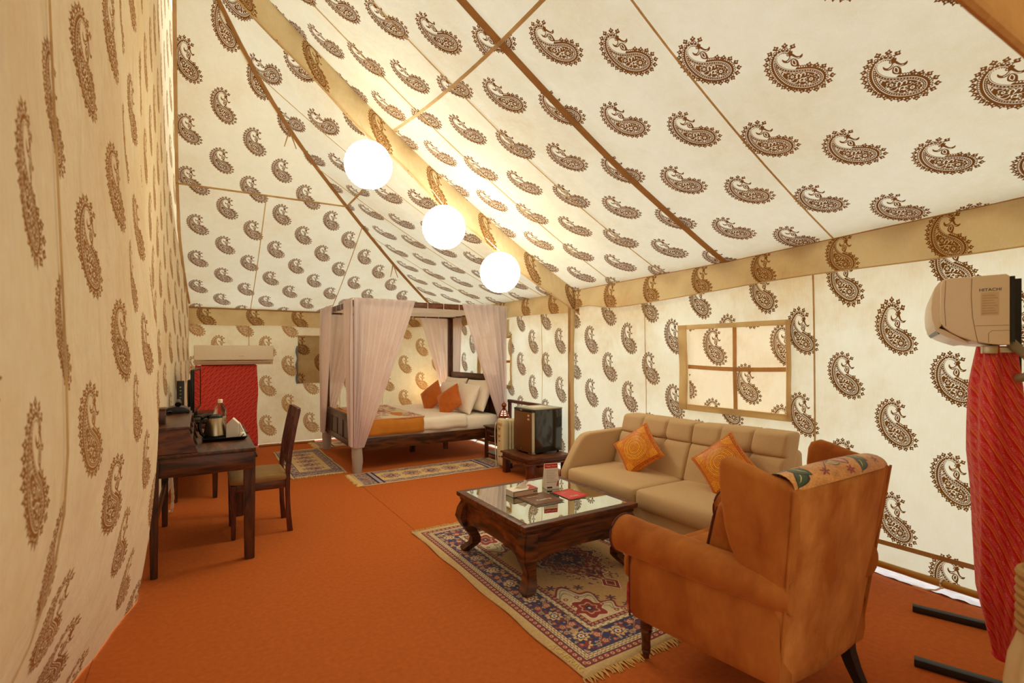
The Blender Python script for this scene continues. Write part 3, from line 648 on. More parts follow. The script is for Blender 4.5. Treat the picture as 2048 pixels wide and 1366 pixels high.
# --- back wall with its window flap
bm = BM(); surf(bm, lambda X, z: (X, YB + .02 * math.sin(z * 1.5) + wob(X, z, .012, 1.6) + .004 * math.sin(X * 30 + z * 4) * noise.noise(Vector((X, z, 1))), z), lin(-.35, XR + .02, 30), [.03, .15, .3] + lin(.5, 2.1, 9), lambda X, z: ((X - .855) / .615 + .5, (z - .301) / .595 + .5))
wb = structure(obj('wall_back', bm, M_back, smooth=80))
w3 = bpy.data.objects.new('window_3', None); COL.objects.link(w3); w3['kind'] = 'structure'
M_gaplight = tent('canvas_gap_daylight', None, .75, base='b9bccb', stain='9a9db0')
for z0, z1 in ((.92, 1.27), (1.27, 1.65)):
    bm = BM(); surf(bm, lambda X, z: (X, YB - .022 - .014 * math.sin((z - z0) / (z1 - z0) * 3.14), z), lin(1.27, 2.16, 6), lin(z0, z1, 5), lambda X, z: ((X - 1.63) / .62 + .5, (z - 1.22) / .6 + .5)); obj('window_flap', bm, tent('canvas_flap_back', IM_P, .2, base='cdb992', stain='b5955c'), w3, 80)
tape('frame_or_lit_gap', [(1.27 + .012 * math.sin(z * 30), YB - .018, z) for z in lin(.92, 1.5, 12)], .05, (0, -1, 0), M_gaplight, w3)  # bluish strip stands in for daylight through the gap beside the flap
tape('frame_or_lit_gap', [(x, YB - .03, 1.655) for x in lin(1.25, 2.18, 6)], .02, (0, -1, 0), M_tapeL, w3)
for X in (.6, 1.9, 2.6): tape('wall_seam_or_shade', [(X, YB - .012, z) for z in lin(.05, 1.9, 6)], .008, (0, -1, 0), M_tapeL, wb)
# --- left partition: a hanging curtain wall, bulging at the foot
pY = lin(.3, 3.4, 62) + lin(3.45, 3.85, 8) + lin(3.95, 8.34, 40); pz = [.004] + lin(.12, 1.2, 9) + lin(1.35, 2.6, 8) + [3.0, 3.5, 4.0, 4.5, 5.0]
bm = BM(); surf(bm, lambda Y, z: (part_x(Y, z), Y, z), pY, pz, lambda Y, z: ((Y - 1.369) / .70 + .5, (z - 1.736) / .585 + .5)); wl = structure(obj('wall_left', bm, M_left, smooth=80))
tape('wall_seam_or_shade', [(part_x(1.66, z) + .004, 1.66 + .01 * math.sin(z * 3), z) for z in lin(.05, 3.2, 20)], .007, (1, 0, 0), M_seam, wl)
# --- front wall beside the doorway, and the header cloth over it
bm = BM(); surf(bm, lambda X, z: (X, YF - .02 + wob(X, z, .01, 2), z * (G(XR - X, YF) / 2.1 if z > 1 else 1)), lin(1.88, XR + .03, 10), [.02, .5, 1, 1.5, 2.12], lambda X, z: (X / .57, z / .585)); structure(obj('wall_front', bm, M_back, smooth=80))
bm = BM(); surf(bm, lambda X, z: (X, YF + .0 - .04 * (1 - z) ** 2, 2.012 + .012 * math.sin(X * 5) + z * (G(XR - X, YF) - 2.0)), lin(-.5, 1.9, 16), [0, .01, .05, .2, .6, 1.0]); dh = structure(obj('trim_5', bm, M_head, smooth=80))
bm = BM(); tube(bm, [(x, YF - .035, 2.014 + .012 * math.sin(x * 5)) for x in lin(-.5, 1.9, 16)], .012, 8); obj('header_hem', bm, M_head, dh)
bm = BM(); surf(bm, lambda X, z: (X, YF - .02, z * (G(XR - X, YF) / 2.1)), lin(-.95, -.42, 3), [.0, .7, 1.4, 2.12], lambda X, z: (X / .57, z / .585)); structure(obj('wall_front', bm, M_back))
M_baffle = tent('canvas_baffle_unprinted', None, .55, base='f2efe2', stain='d8c8a0', amount=.3)
# --- unseen canvas box added outside the doorway to dim the entering skylight
bm = BM(); surf(bm, lambda t, z: (lambda q: (q[0], q[1], z))([(-.95, YF), (-.95, -1.9), (2.7, -1.9), (2.7, YF)][int(t)]), [0, 1, 2, 3], [.01, .8, 1.6, 2.35], lambda t, z: (t * 3.1, z / .585)); pw = structure(obj('wall_sky_baffle', bm, M_baffle))
bm = BM(); surf(bm, lambda x, y: (x, y, 2.35), lin(-.95, 2.7, 3), lin(-1.9, YF, 3), lambda x, y: (x / .57, y / .585)); obj('baffle_roof', bm, M_baffle, pw)
# --- roof
def near_uv(Y, s): return ((2.235 - Y) / .625 + .5, (LEN(s) - LEN(1.458) - .082 * (2.235 - Y)) / .605 + .5)
def roof_panel(name, fn, us, vs, uv, m=M_roof): bm = BM(); surf(bm, fn, us, vs, uv); return bm
SR = 2.157
bm = BM(); surf(bm, lambda Y, s: (XR - s, Y, G(s, Y) + wob(Y, s, .008, 2)), lin(YF - .75, YJ, 26), lin(-.03, SR, 12), near_uv); ce = structure(obj('ceiling', bm, M_roof, smooth=80))
bm = BM(); surf(bm, lambda Y, s: (XR - s, Y, G(s, Y) + wob(Y, s, .008, 2)), lin(YF - .75, YJ, 26), lin(SR, 3.98, 10), lambda Y, s: (near_uv(Y, s)[0] + .08, near_uv(Y, s)[1] + .12)); obj('roof_panel', bm, M_roof, ce, 80)
def far_side(a, b, k):
    bm = BM(); surf(bm, lambda t, s: (XR - s, YJ + t * (YB - s - YJ), G(s, YJ + t * (YB - s - YJ))), lin(0, 1, 18), lin(a, b, 10), lambda t, s: ((5.87 - (YJ + t * (YB - s - YJ))) / .63 + .5 + k, (LEN(s) - LEN(1.43)) / .605 + .5 + k)); obj('roof_panel', bm, M_roof, ce, 80)
far_side(0, SR, 0); far_side(SR, 3.84, .12)
def XL(s): return interp(YB - s, [4.4, 6.2, 6.9, 7.4, 8.33], [-.185, -.222, -.222, -.20, -.145])
def far_end(a, b, X0, s0, per):
    bm = BM(); surf(bm, lambda t, s: (XL(s) + t * (XR - s - XL(s)), YB - s, end_z(s, XL(s) + t * (XR - s - XL(s)))), lin(0, 1, 20), lin(a, b, 12), lambda t, s: ((XL(s) + t * (XR - s - XL(s)) - X0) / .56 + .5, (LEN(s) - LEN(s0)) / per + .5)); obj('roof_panel', bm, M_roof, ce, 80)
far_end(0, SR, .25, 1.373, .63); far_end(SR, 3.84, .46, 2.71, .585)
up = lambda p: (p[0], p[1], p[2] - .006)
def ntape(Y, wd, s1=3.95, m=M_tape): tape('roof_seam', [(XR - s, Y, G(s, Y) + wob(Y, s, .008, 2) - .004) for s in lin(.0, s1, 24)], wd, (-.45, 0, -1), m, ce)
ntape(2.537, .055); ntape(3.18, .009, m=M_seam); ntape(1.717, .010, m=M_tapeL); ntape(3.83, .008, m=M_seam)
tape('roof_seam', [(XR - SR, Y, G(SR, Y) - .006) for Y in lin(YF, YJ, 16)], .022, (-.45, 0, -1), M_tapeL, ce)
tape('roof_seam', [(XR - SR, Y, G(SR, Y) - .006) for Y in lin(YJ, YB - SR, 10)], .022, (-.45, 0, -1), M_tapeL, ce)
tape('roof_seam', [(XL(SR) + t * (XR - SR - XL(SR)), YB - SR, end_z(SR, XL(SR) + t * (XR - SR - XL(SR))) - .006) for t in lin(0, 1, 12)], .026, (0, -.45, -1), M_tapeL, ce)
for Y in (5.1, 5.75, 6.55): tape('roof_seam', [(XR - s, Y, G(s, Y) - .006) for s in lin(.02, YB - Y, 14)], .008, (-.45, 0, -1), M_seam, ce)
for X in (.62, 1.75): tape('roof_seam', [(X, YB - s, end_z(s, X) - .006) for s in lin(.02, min(XR - X, 3.0) if X > 1 else SR, 12)], .010, (0, -.45, -1), M_seam, ce)
tape('hip_strip', [(XR - s, YB - s, G(s, YB - s) - .008) for s in lin(.02, 3.8, 26)], .05, (-.5, -.5, -1), M_tape, ce)
tape('roof_hem', [(XL(s) + .012, YB - s, end_z(s, XL(s)) - .006) for s in lin(.1, 3.8, 24)], .03, (0, -.45, -1), M_tapeL, ce)
for s in (.35, 1.3, 2.9):
    p = Vector((XR - s, YB - s, G(s, YB - s) - .012)); bm = BM()
    for dx in (-.05, .06): tube(bm, [p, p + Vector((dx * .4, -.03, -.09)), p + Vector((dx, -.04, -.2))], [.008, .007, .004], 6)
    obj('tie_cord', bm, M_tape, ce)
tape('roof_seam', [(XR - .012, Y, 2.1 + eave(Y) - .012) for Y in lin(YF, YJ, 20)], .05, (-1, 0, -.5), M_tape, ce)
tape('roof_seam', [(XR - .012, Y, 2.1 - .012) for Y in lin(YJ, YB, 12)], .035, (-1, 0, -.5), M_tape, ce)
tape('roof_seam', [(X, YB - .03, end_z(0, X) - .012) for X in lin(-.15, XR, 12)], .03, (0, -1, -.5), M_tape, ce)
# --- hanging valances (the double strip across the joint of the two bays, and along the eaves)
def zt(X): return G(XR - X, YJ) + .01
bm = BM(); surf(bm, lambda X, v: (X, YJ - .02 - .03 * math.sin(v * 2.2) - .012 * math.sin(X * 9) * v, zt(X) - v * (.31 - .03 * max(0, X - 2.6)) - .012 * math.sin(X * 7) * v), lin(-.3, XR, 40), lin(0, 1, 6), lambda X, v: ((X - 1.368) / .55 + .5, .5 + (.15 - v * .31) / .585)); vs_ = obj('trim_1', bm, M_val, None, 80); structure(vs_)
tape('piping', [(X, YJ - .024, zt(X) - .002) for X in lin(-.3, XR, 30)], .012, (0, -1, 0), M_tape, vs_); tape('piping', [(X, YJ - .056 - .012 * math.sin(X * 9), zt(X) - .306 + .03 * max(0, X - 2.6) - .012 * math.sin(X * 7)) for X in lin(-.3, XR, 30)], .012, (0, -1, 0), M_tapeL, vs_)
def vdrop(Y): return .235 + .02 * math.sin(Y * 2.1) + .035 * math.exp(-((Y - 4.2) / .25) ** 2) * -1.6
bm = BM(); surf(bm, lambda Y, v: (XR - .035 - .035 * v + .015 * math.sin(Y * 3) * v, Y, 2.10 + eave(Y) - v * vdrop(Y)), lin(YF, YJ - .03, 36), lin(0, 1, 5), lambda Y, v: ((2.75 - Y) / .55 + .5, .5 + (.125 - v * .25) / .585)); va = structure(obj('trim_2', bm, M_val, None, 80))
tape('piping', [(XR - .072 + .015 * math.sin(Y * 3), Y, 2.10 + eave(Y) - vdrop(Y)) for Y in lin(YF, YJ - .03, 30)], .008, (-1, 0, 0), M_tapeL, va)
bm = BM(); surf(bm, lambda Y, v: (XR - .03 - .03 * v, Y, 2.10 - v * (.25 - .03 * math.sin(Y * 1.4))), lin(YJ + .03, YB, 24), lin(0, 1, 5), lambda Y, v: ((5.45 - Y) / .6 + .5, .5 + (.12 - v * .25) / .585)); structure(obj('trim_3', bm, M_val, None, 80))
bm = BM(); surf(bm, lambda X, v: (X, YB - .03 - .03 * v - .01 * math.sin(X * 4) * v, end_z(0, X) - .01 - v * (.235 + .01 * math.sin(X * 5))), lin(-.15, XR, 24), lin(0, 1, 5), lambda X, v: ((X - .68) / .615 + .5, .5 + (.12 - v * .25) / .585)); structure(obj('trim_4', bm, M_val, None, 80))
for (x, y, z) in ((XR - .09, 3.62, 1.86), (XR - .08, 4.95, 1.86)):
    pass
# --- sleeved tent pole at the joint, bamboo poles along the wall foot
t = thing('tent_pole', 'upright tent pole in a tan printed cloth sleeve at the junction of the two bays', 'pole', (XR - .05, YJ, 0))
bm = BM(); tube(bm, [(XR - .06 + .006 * math.sin(z * 4), YJ, z) for z in lin(.002, 2.08, 14)], [.03 + .004 * math.sin(i * 1.7) for i in range(15)], 12); obj('pole_sleeve', bm, M_val, t)
bm = BM(); box(bm, XR - .092, XR - .088, YJ - .01, YJ + .03, .05, 2.0); obj('sleeve_seam', bm, M_tape, t)
for nm, y0, y1, lb in (('bamboo_pole', .62, 2.35, 'yellow bamboo pole lashed along the foot of the wall behind the armchair'), ('bamboo_pole', 5.9, 7.7, 'yellow bamboo pole along the foot of the wall beyond the bedside table')):
    t = thing(nm, lb, 'pole', (XR - .02, (y0 + y1) / 2, .075)); x = XR - .022
    bm = BM(); tube(bm, [(x, y,   .068 + .003 * math.sin(y * 5)) for y in lin(y0, y1, 12)], [.02 + (.002 if i % 4 == 0 else 0) for i in range(13)], 10); obj('culm', bm, M_bamboo, t)
    for y in lin(y0 + .15, y1 - .15, 4):
        bm = BM(); tube(bm, [(x + .026 * math.cos(a), y + .012 * math.sin(a * .5), .068 + .026 * math.sin(a)) for a in lin(0, 6.28, 12)], .005, 6, True)
        tube(bm, [(x - .02, y, .056), (x - .03, y + .03, .03), (x - .022, y + .08, .012), (x - .03, y + .14, .014)], .005, 6); obj('lashing', bm, M_whitec, t)
t = thing('bamboo_pole', 'yellow bamboo pole lying at the foot of the back wall behind the chair', 'pole', (1.0, YB - .1, .02))
bm = BM(); tube(bm, [(x, YB - .09 + .01 * math.sin(x * 3), .021) for x in lin(.72, 1.5, 8)], .019, 10); obj('culm', bm, M_bamboo, t)
bm = BM(); tube(bm, [(1.0, YB - .12, .03), (1.03, YB - .115, .045), (1.12, YB - .12, .03), (1.16, YB - .14, .008)], .006, 6); obj('lashing', bm, M_whitec, t)
t = thing('plastic_sheet', 'crumpled white plastic groundsheet edge showing under the bamboo pole behind the armchair', 'sheet', (XR - .02, 1.5, 0))
bm = BM(); surf(bm, lambda u, v: (XR - .022 + u * .15 + .024 * noise.noise(Vector((v * 9, u * 3, 4))), .6 + v * 1.8, .003 + .016 * abs(noise.noise(Vector((v * 22, u * 6, 1)))) + .01 * u), lin(0, 1, 8), lin(0, 1, 70)); o = obj('film', bm, plain('white_film', 'd9cfc8', .25, noise_=.25, scale=25), t, 30)
# --- tied-back door curtain at the right edge of the doorway
t = thing('door_curtain', 'cream doorway curtain bunched and tied at the right edge beside the red draped stand', 'curtain', (1.80, .33, 0))
def dc(a, z):
    k = interp(z, [0, .55, .66, .70, .80, .88, .95, 1.2, 2.05], [.12, .115, .10, .08, .082, .065, .04, .035, .04]); r_ = k * (1 + .14 * math.sin(a * 7 + z * 3)); return (1.80 + r_ * math.cos(a), .33 + r_ * .8 * math.sin(a), z)
bm = BM(); surf(bm, lambda a, z: dc(a, z), lin(0, 2 * math.pi, 40), [.002] + lin(.1, 2.05, 26)); obj('curtain_cloth', bm, plain('cream_curtain', 'd8c294', .9, noise_=.12), t, 80)
bm = BM(); tube(bm, [(1.80 + (.086 + .004 * math.sin(a * 1.7)) * math.cos(a), .33 + .07 * math.sin(a), .70 + .0036 * a) for a in lin(0, 44, 160)], .013, 8); obj('tie_band', bm, M_jute, t)
# ------------------------------------------------------------------ rugs
def rug(name, x0, x1, y0, y1, m, label, group, fm, ends, swap=False, wave=.006, fl=.06):
    t = thing(name, label, 'rug', ((x0 + x1) / 2, (y0 + y1) / 2, 0), 0, group); nx, ny = (26, 40)
    def f(u, v):
        x = x0 + u * (x1 - x0); y = y0 + v * (y1 - y0); k = noise.noise(Vector((x * 3, y * 3, 1.1)))
        ex = (1 if u in (0, 1) else 0); ey = (1 if v in (0, 1) else 0)
        return (x + ex * wave * math.sin(y * 11 + x), y + ey * wave * math.sin(x * 13), .008 + .0022 * k + (.003 * abs(math.sin(y * 9)) if ex else 0))
    bm = BM(); surf(bm, f, lin(0, 1, nx), lin(0, 1, ny), (lambda u, v: (v, 1 - u)) if swap else (lambda u, v: (u, v)))
    o = obj('pile', bm, m, t, 60); md = o.modifiers.new('thickness', 'SOLIDIFY'); md.thickness = .006; md.offset = -1
    bm = BM(); rnd = random.Random(len(name) + int(x0 * 100))
    for e in ends:
        L = (x1 - x0) if e in 'ny' else (y1 - y0); n = int(L / .011)
        for i in range(n):
            a = (i + rnd.random() * .8) / n * L; b = a + rnd.uniform(-.012, .012); l = fl * rnd.uniform(.6, 1.05); wv = rnd.uniform(-.008, .008)
            p = {'n': lambda q, d: (x0 + q, y0 - d), 'y': lambda q, d: (x0 + q, y1 + d), 'a': lambda q, d: (x0 - d, y0 + q), 'b': lambda q, d: (x1 + d, y0 + q)}[e]
            tube(bm, [(*p(a, -.004), .007), (*p((a + b) / 2 + wv, l * .5), .008), (*p(b, l), .003)], [.0042, .0042, .002], 4)
    obj('fringe', bm, fm, t, 40, kind='stuff'); return t
IM_RUG = image('persian_rug', persian() ** .82, False); IM_RUN = image('small_rug', runner() ** .85, False); IM_RUN2 = image('small_rug_wide', runner(700, 248, 2.82) ** .85, False)
M_rug = printed('persian_rug_pile', IM_RUG, .95, .3, .4, 500); M_run = printed('small_rug_weave', IM_RUN, .95, 0, .4, 400)
t = rug('persian_rug', 1.388, 2.823, 1.65, 3.70, M_rug, 'large persian rug with navy border under the coffee table', None, M_fringe, 'ny', fl=.05)
M_letter = plain('pale_woven_letters', 'd8bd74', .95)
t2 = text('woven_lettering', 'ACHERAG', .052, M_letter, t, (1.414 - 2.1055, 1.80 - 2.675, .0125), (0, 0, R(-90)), .0004)
rug('bedside_rug', 1.43, 3.20, 5.24, 5.82, M_run, 'narrow tan rug lying along the side of the bed', None, M_fringe2, 'ab', False, fl=.06)
rug('bedside_rug', .85, 1.45, 5.98, 7.66, M_run, 'narrow tan rug lying across the foot of the bed behind the chair', None, M_fringe2, 'ny', True, fl=.05)
rug('bedside_rug', 1.45, 3.1, 7.66, 8.22, M_run, 'narrow tan rug on the far side of the bed by the back wall', None, M_fringe2, 'ab', False, fl=.06)
# ------------------------------------------------------------------ coffee table
t = thing('coffee_table', 'low square carved dark wood coffee table with a mirrored top and curled legs', 'table', (1.977, 2.775, .008))
cx, cy, hw, ZT = 1.977, 2.775, .442, .42
bm = BM()
prism(bm, [(-hw + .03, -hw + .03), (hw - .03, -hw + .03), (hw - .03, hw - .03), (-hw + .03, hw - .03)], 'z', ZT - .028, ZT - .004, .006, 3); bm.transform(Matrix.Translation((cx, cy, 0)))
def frame(bm, x0, x1, y0, y1, z0, z1, wd, bev=.003):
    for a, b, c_, d in ((x0, x1, y0, y0 + wd), (x0, x1, y1 - wd, y1), (x0, x0 + wd, y0 + wd, y1 - wd), (x1 - wd, x1, y0 + wd, y1 - wd)): box(bm, a, b, c_, d, z0, z1, bev)
obj('top_board', bm, M_darkX, t)
bm = BM(); frame(bm, cx - hw, cx + hw, cy - hw, cy + hw, ZT - .03, ZT, .052, .005); obj('top_frame', bm, M_red, t)
bm = BM(); frame(bm, cx - hw + .018, cx + hw - .018, cy - hw + .018, cy + hw - .018, ZT - .058, ZT - .028, .05, .006); obj('top_moulding', bm, M_darkX, t)
m, nt, N, L = new('mirrored_glass'); p = N('ShaderNodeBsdfPrincipled'); p.inputs['Metallic'].default_value = 1; p.inputs['Roughness'].default_value = .015; tc = N('ShaderNodeTexCoord'); nz = N('ShaderNodeTexNoise'); nz.inputs['Scale'].default_value = 6; L(tc.outputs['Object'], nz.inputs[0]); L(mixc(N, L, nz.outputs[0], (.62, .66, .58, 1), (.70, .74, .66, 1)), p.inputs['Base Color']); out(N, L, p.outputs[0]); M_mirror = m
bm = BM(); box(bm, cx - hw + .05, cx + hw - .05, cy - hw + .05, cy + hw - .05, ZT - .006, ZT - .001, .001, 1); obj('glass', bm, M_mirror, t)
# aprons with a scalloped lower edge
ap = [(-.34, ZT - .058), (.34, ZT - .058), (.34, ZT - .23), (.30, ZT - .215), (.25, ZT - .20), (.20, ZT - .198), (.17, ZT - .205), (.15, ZT - .19), (0, ZT - .188), (-.15, ZT - .19), (-.17, ZT - .205), (-.20, ZT - .198), (-.25, ZT - .20), (-.30, ZT - .215), (-.34, ZT - .23)]
for s in (-1, 1):
    bm = BM(); prism(bm, [(cx + a, b) for a, b in ap], 'y', cy + s * .385, cy + s * .41, .004); obj('apron', bm, M_sheesham, t)
    bm = BM(); prism(bm, [(cy + a, b) for a, b in ap], 'x', cx + s * .385, cx + s * .41, .004); obj('apron', bm, M_sheesham, t)
def curled_leg(sx, sy):
    """square cabriole: bows out at the knee, sweeps in, kicks out to a pointed foot"""
    bm = BM(); prof = [(ZT - .058, .375, .070), (ZT - .11, .392, .078), (ZT - .17, .400, .082), (ZT - .22, .388, .070), (ZT - .27, .362, .058), (.11, .342, .052), (.075, .345, .056), (.05, .368, .066), (.03, .386, .064), (.009, .392, .040)]
    rings = []
    for z, c_, h in prof:
        h = h * .62; rings.append([bm.verts.new((cx + sx * c_ + a * h, cy + sy * c_ + b * h, z)) for a, b in ((-1, -1), (1, -1), (1, 1), (-1, 1))])
    for A, B_ in zip(rings[:-1], rings[1:]):
        for k in range(4): bm.faces.new((A[k], B_[k], B_[(k + 1) % 4], A[(k + 1) % 4]))
    bm.faces.new(rings[0]); bm.faces.new(rings[-1][::-1]); bmesh.ops.recalc_face_normals(bm, faces=bm.faces[:])
    es = [e for e in bm.edges if abs(e.verts[0].co.z - e.verts[1].co.z) > .01]; bmesh.ops.bevel(bm, geom=es, offset=.008, segments=2, affect='EDGES')
    return bm
for sx in (-1, 1):
    for sy in (-1, 1): obj('leg', curled_leg(sx, sy), M_sheesham, t, 50)
# things on the coffee table
t = thing('tissue_box', 'white and red tissue box with a tissue pulled out on the coffee table', 'tissue box', (1.885, 2.905, ZT))
bm = BM(); box(bm, 1.785, 1.985, 2.852, 2.955, ZT, ZT + .042, .002, 1); obj('carton', bm, M_paper, t)
M_boxred = plain('print_red', 'b8382c', .5); M_boxblk = plain('print_black', '1b1714', .5); M_boxcream = plain('print_cream', 'd9b898', .5)
bm = BM(); box(bm, 1.787, 1.983, 2.8505, 2.852, ZT + .004, ZT + .038); obj('side_print', bm, M_boxcream, t)
bm = BM(); box(bm, 1.786, 1.984, 2.8498, 2.851, ZT + .036, ZT + .0395); box(bm, 1.786, 1.790, 2.8498, 2.851, ZT + .003, ZT + .0395); box(bm, 1.786, 1.984, 2.8498, 2.851, ZT + .002, ZT + .005); obj('print_border', bm, M_boxblk, t)
bm = BM(); prism(bm, [(1.90, 2.853), (1.985, 2.853), (1.985, 2.955), (1.955, 2.955), (1.945, 2.90)], 'z', ZT + .042, ZT + .0426); obj('red_corner', bm, M_boxred, t)
for x in (1.953, 1.968): bm = BM(); lathe(bm, [(.005, 0), (.005, .0008)], (0, 0, 0), 10); bm.transform(Matrix.Translation((x, 2.8498, ZT + .022)) @ Matrix.Rotation(R(90), 4, 'X')); obj('print_mark', bm, M_boxblk, t)
bm = BM(); surf(bm, lambda u, v: (1.885 + (u - .5) * (.13 - .10 * v) + .03 * v * v + .008 * math.sin(u * 9 + v * 5), 2.905 + .012 * math.sin(u * 7 + v * 3) * (1 - v * .5), ZT + .041 + .05 * v * (1 - .5 * abs(u - .6)) + .006 * math.sin(u * 11) * v), lin(0, 1, 14), lin(0, 1, 8)); obj('tissue', bm, M_paper, t, 80)
def booklet(name, label, cx_, cy_, wx, wy, m, lines, mt, curl, thick=.004, extra=None):
    t = thing(name, label, 'booklet', (cx_, cy_, ZT)); x0, y0 = cx_ - wx / 2, cy_ - wy / 2
    bm = BM(); surf(bm, lambda u, v: (x0 + u * wx, y0 + v * wy, ZT + thick + curl * max(0, u - .55) ** 2 * (1.2 - v)), lin(0, 1, 10), lin(0, 1, 6)); o = obj('cover', bm, m, t, 60); md = o.modifiers.new('t', 'SOLIDIFY'); md.thickness = .0008
    bm = BM(); box(bm, x0 + .002, x0 + wx * .93, y0 + .002, y0 + wy - .002, ZT + .0003, ZT + thick - .0012); obj('pages', bm, M_paper, t)
    for body, size, dx, dy in lines: text('cover_lettering', body, size, mt, t, (dx, dy, thick + .0012 + curl * max(0, dx / wx + .5 - .55) ** 2), (0, 0, 0), .0002)
    if extra: extra(t)
    return t
M_cover1 = plain('cover_brown', '6e4426', .35, noise_=.3, scale=9); M_cover2 = plain('cover_red', 'cf2a22', .35, noise_=.1, scale=9); M_ink = plain('white_ink', 'f0e6d2', .5)
def ex1(t):
    bm = BM(); prism(bm, [(-.105, -.115), (.0, -.095), (.06, -.06), (.108, -.055), (.108, -.085), (.04, -.098), (-.08, -.1185)], 'z', .0055, .0058); obj('cover_picture', bm, plain('cover_tan', 'caa26a', .4), t)
    bm = BM(); lathe(bm, [(.0, .0055), (.03, .0055), (.03, .006)], (.07, .0, 0), 18); obj('cover_picture', bm, plain('cover_amber', 'b5732e', .4), t)
booklet('booklet', 'brown booklet with white lettering on the coffee table beside the tissue box', 1.925, 2.735, .222, .238, M_cover1, [('The Camp', .020, -.03, .055), ('Reading', .036, .005, -.03)], M_ink, .0, .006, ex1)
booklet('booklet', 'red booklet with a lifted corner lying on the coffee table', 2.158, 2.718, .152, .214, M_cover2, [('In Tent', .018, -.03, .07), ('dining', .013, -.02, .04), ('Booklet', .028, .012, -.05)], M_ink, .05)
t = thing('ballpoint_pen', 'dark blue pen lying between the two booklets', 'pen', (2.055, 2.75, ZT)); bm = BM(); tube(bm, [(2.05, 2.69, ZT + .005), (2.058, 2.81, ZT + .005)], .0045, 10); obj('barrel', bm, plain('pen_blue', '222a4a', .3), t); bm = BM(); tube(bm, [(2.0485, 2.668, ZT + .005), (2.05, 2.69, ZT + .005)], [.001, .0042], 10); obj('tip', bm, M_chrome, t); bm = BM(); box(bm, 2.054, 2.0565, 2.77, 2.81, ZT + .0095, ZT + .0115); obj('clip', bm, M_chrome, t)
t = thing('table_card', 'white folded menu card with a red header standing on the coffee table', 'card', (2.15, 2.925, ZT), R(-15), None, False)
tri = [(-.045, 0), (.045, 0), (.003, .178), (-.003, .178)]
bm = BM(); prism(bm, [(-.036, 0), (.036, 0), (.002, .178), (-.002, .178)], 'x', -.052, .052, .001, 1); obj('card', bm, M_paper, t)
sl = math.atan2(.034, .178); pane = lambda z0, z1, x0, x1, d: [(x0, z0), (x1, z0), (x1, z1), (x0, z1)]
def onface(bm, x0, x1, z0, z1):
    f = lambda z: -.036 + .034 * z / .178 - .0006
    q = [bm.verts.new((x, f(z) - dd, z)) for dd in (0, .0006) for x, z in ((x0, z0), (x1, z0), (x1, z1), (x0, z1))]
    for a in ((0, 1, 2, 3), (7, 6, 5, 4), (0, 4, 5, 1), (1, 5, 6, 2), (2, 6, 7, 3), (3, 7, 4, 0)): bm.faces.new([q[i] for i in a])
    bmesh.ops.recalc_face_normals(bm, faces=bm.faces[:])
bm = BM(); onface(bm, -.05, .05, .146, .176); obj('header_band', bm, M_cover2, t)
bm = BM(); onface(bm, -.042, -.002, .008, .018); obj('logo_block', bm, M_boxblk, t)
bm = BM(); [onface(bm, -.042, .042 - .01 * (i % 3), .128 - i * .011, .1295 - i * .011) for i in range(7)]; obj('print_lines', bm, plain('print_grey', '9a8468', .6), t, kind='stuff')
text('card_lettering', 'Happy Hours', .016, M_ink, t, (0, -.0078, .161), (R(90) - sl, 0, 0), .0002); text('card_lettering', 'welcome to camp', .0105, M_boxblk, t, (-.004, -.0272, .050), (R(90) - sl, 0, 0), .0002)
bm = BM(); prism(bm, [(.03, .02), (.048, .018), (.05, .055), (.042, .06), (.036, .045)], 'y', -.0325, -.0318); obj('red_flower_print', bm, plain('print_faded_red', 'b0604a', .6), t)
# ------------------------------------------------------------------ sofa along the right wall
t = thing('sofa', 'beige two seat sofa with tufted back cushions against the tent wall', 'sofa', (3.05, 2.55, 0)); SX0, SX1, SY0, SY1 = 2.60, 3.52, 1.79, 3.40
bm = BM(); softbox(bm, SX0 + .04, SX1, SY0 + .02, SY1 - .02, .05, .315, .03, (6, 10, 4)); obj('base', bm, M_tan, t, 60)
bm = BM(); softbox(bm, 3.36, SX1, SY0 + .06, SY1 - .02, .3, .74, .05, (5, 10, 6)); obj('back_frame', bm, M_tan, t, 60)
for a, b in ((1.80, 2.548), (2.552, 3.315)): bm = BM(); softbox(bm, SX0, 3.24, a, b, .30, .435, .035, (12, 12, 5), (.012, .004, .022)); obj('seat_cushion', bm, M_tan, t, 60)
def backcush(y0, y1, tufts, dz):
    bm = BM()
    def f(W, q):
        u = (W.z - .42) / .43; W.x += .155 * u - .02 * u * u
        if q[0] < 0:
            g = .020 * math.exp(-((W.z - .70) / .0065) ** 2) + .010 * math.exp(-((W.z - .70) / .03) ** 2)
            for ty in tufts: g += (.020 * math.exp(-((W.y - ty) / .0065) ** 2) + .010 * math.exp(-((W.y - ty) / .03) ** 2)) * max(0, min(1, (W.z - .52) / .15)) + .02 * math.exp(-((W.z - .70) ** 2 + (W.y - ty) ** 2) / .0006)
            W.x += g - .006 * noise.noise(W * 6)
        elif abs(q[2]) > .9:
            for ty in tufts: W.z -= .008 * math.exp(-((W.y - ty) / .012) ** 2) * (1 if q[2] > 0 else 0)
        W.z += dz * (y1 - W.y) / (y1 - y0) * max(0, u)
        return W
    softbox(bm, 3.10, 3.28, y0, y1, .42, .85, .026, (8, 92, 72), (.014, .0, .008), f); obj('back_cushion', bm, M_tan, t, 60)
backcush(2.555, 3.30, (2.80, 3.06), .0); backcush(1.815, 2.548, (2.06, 2.30), .02)
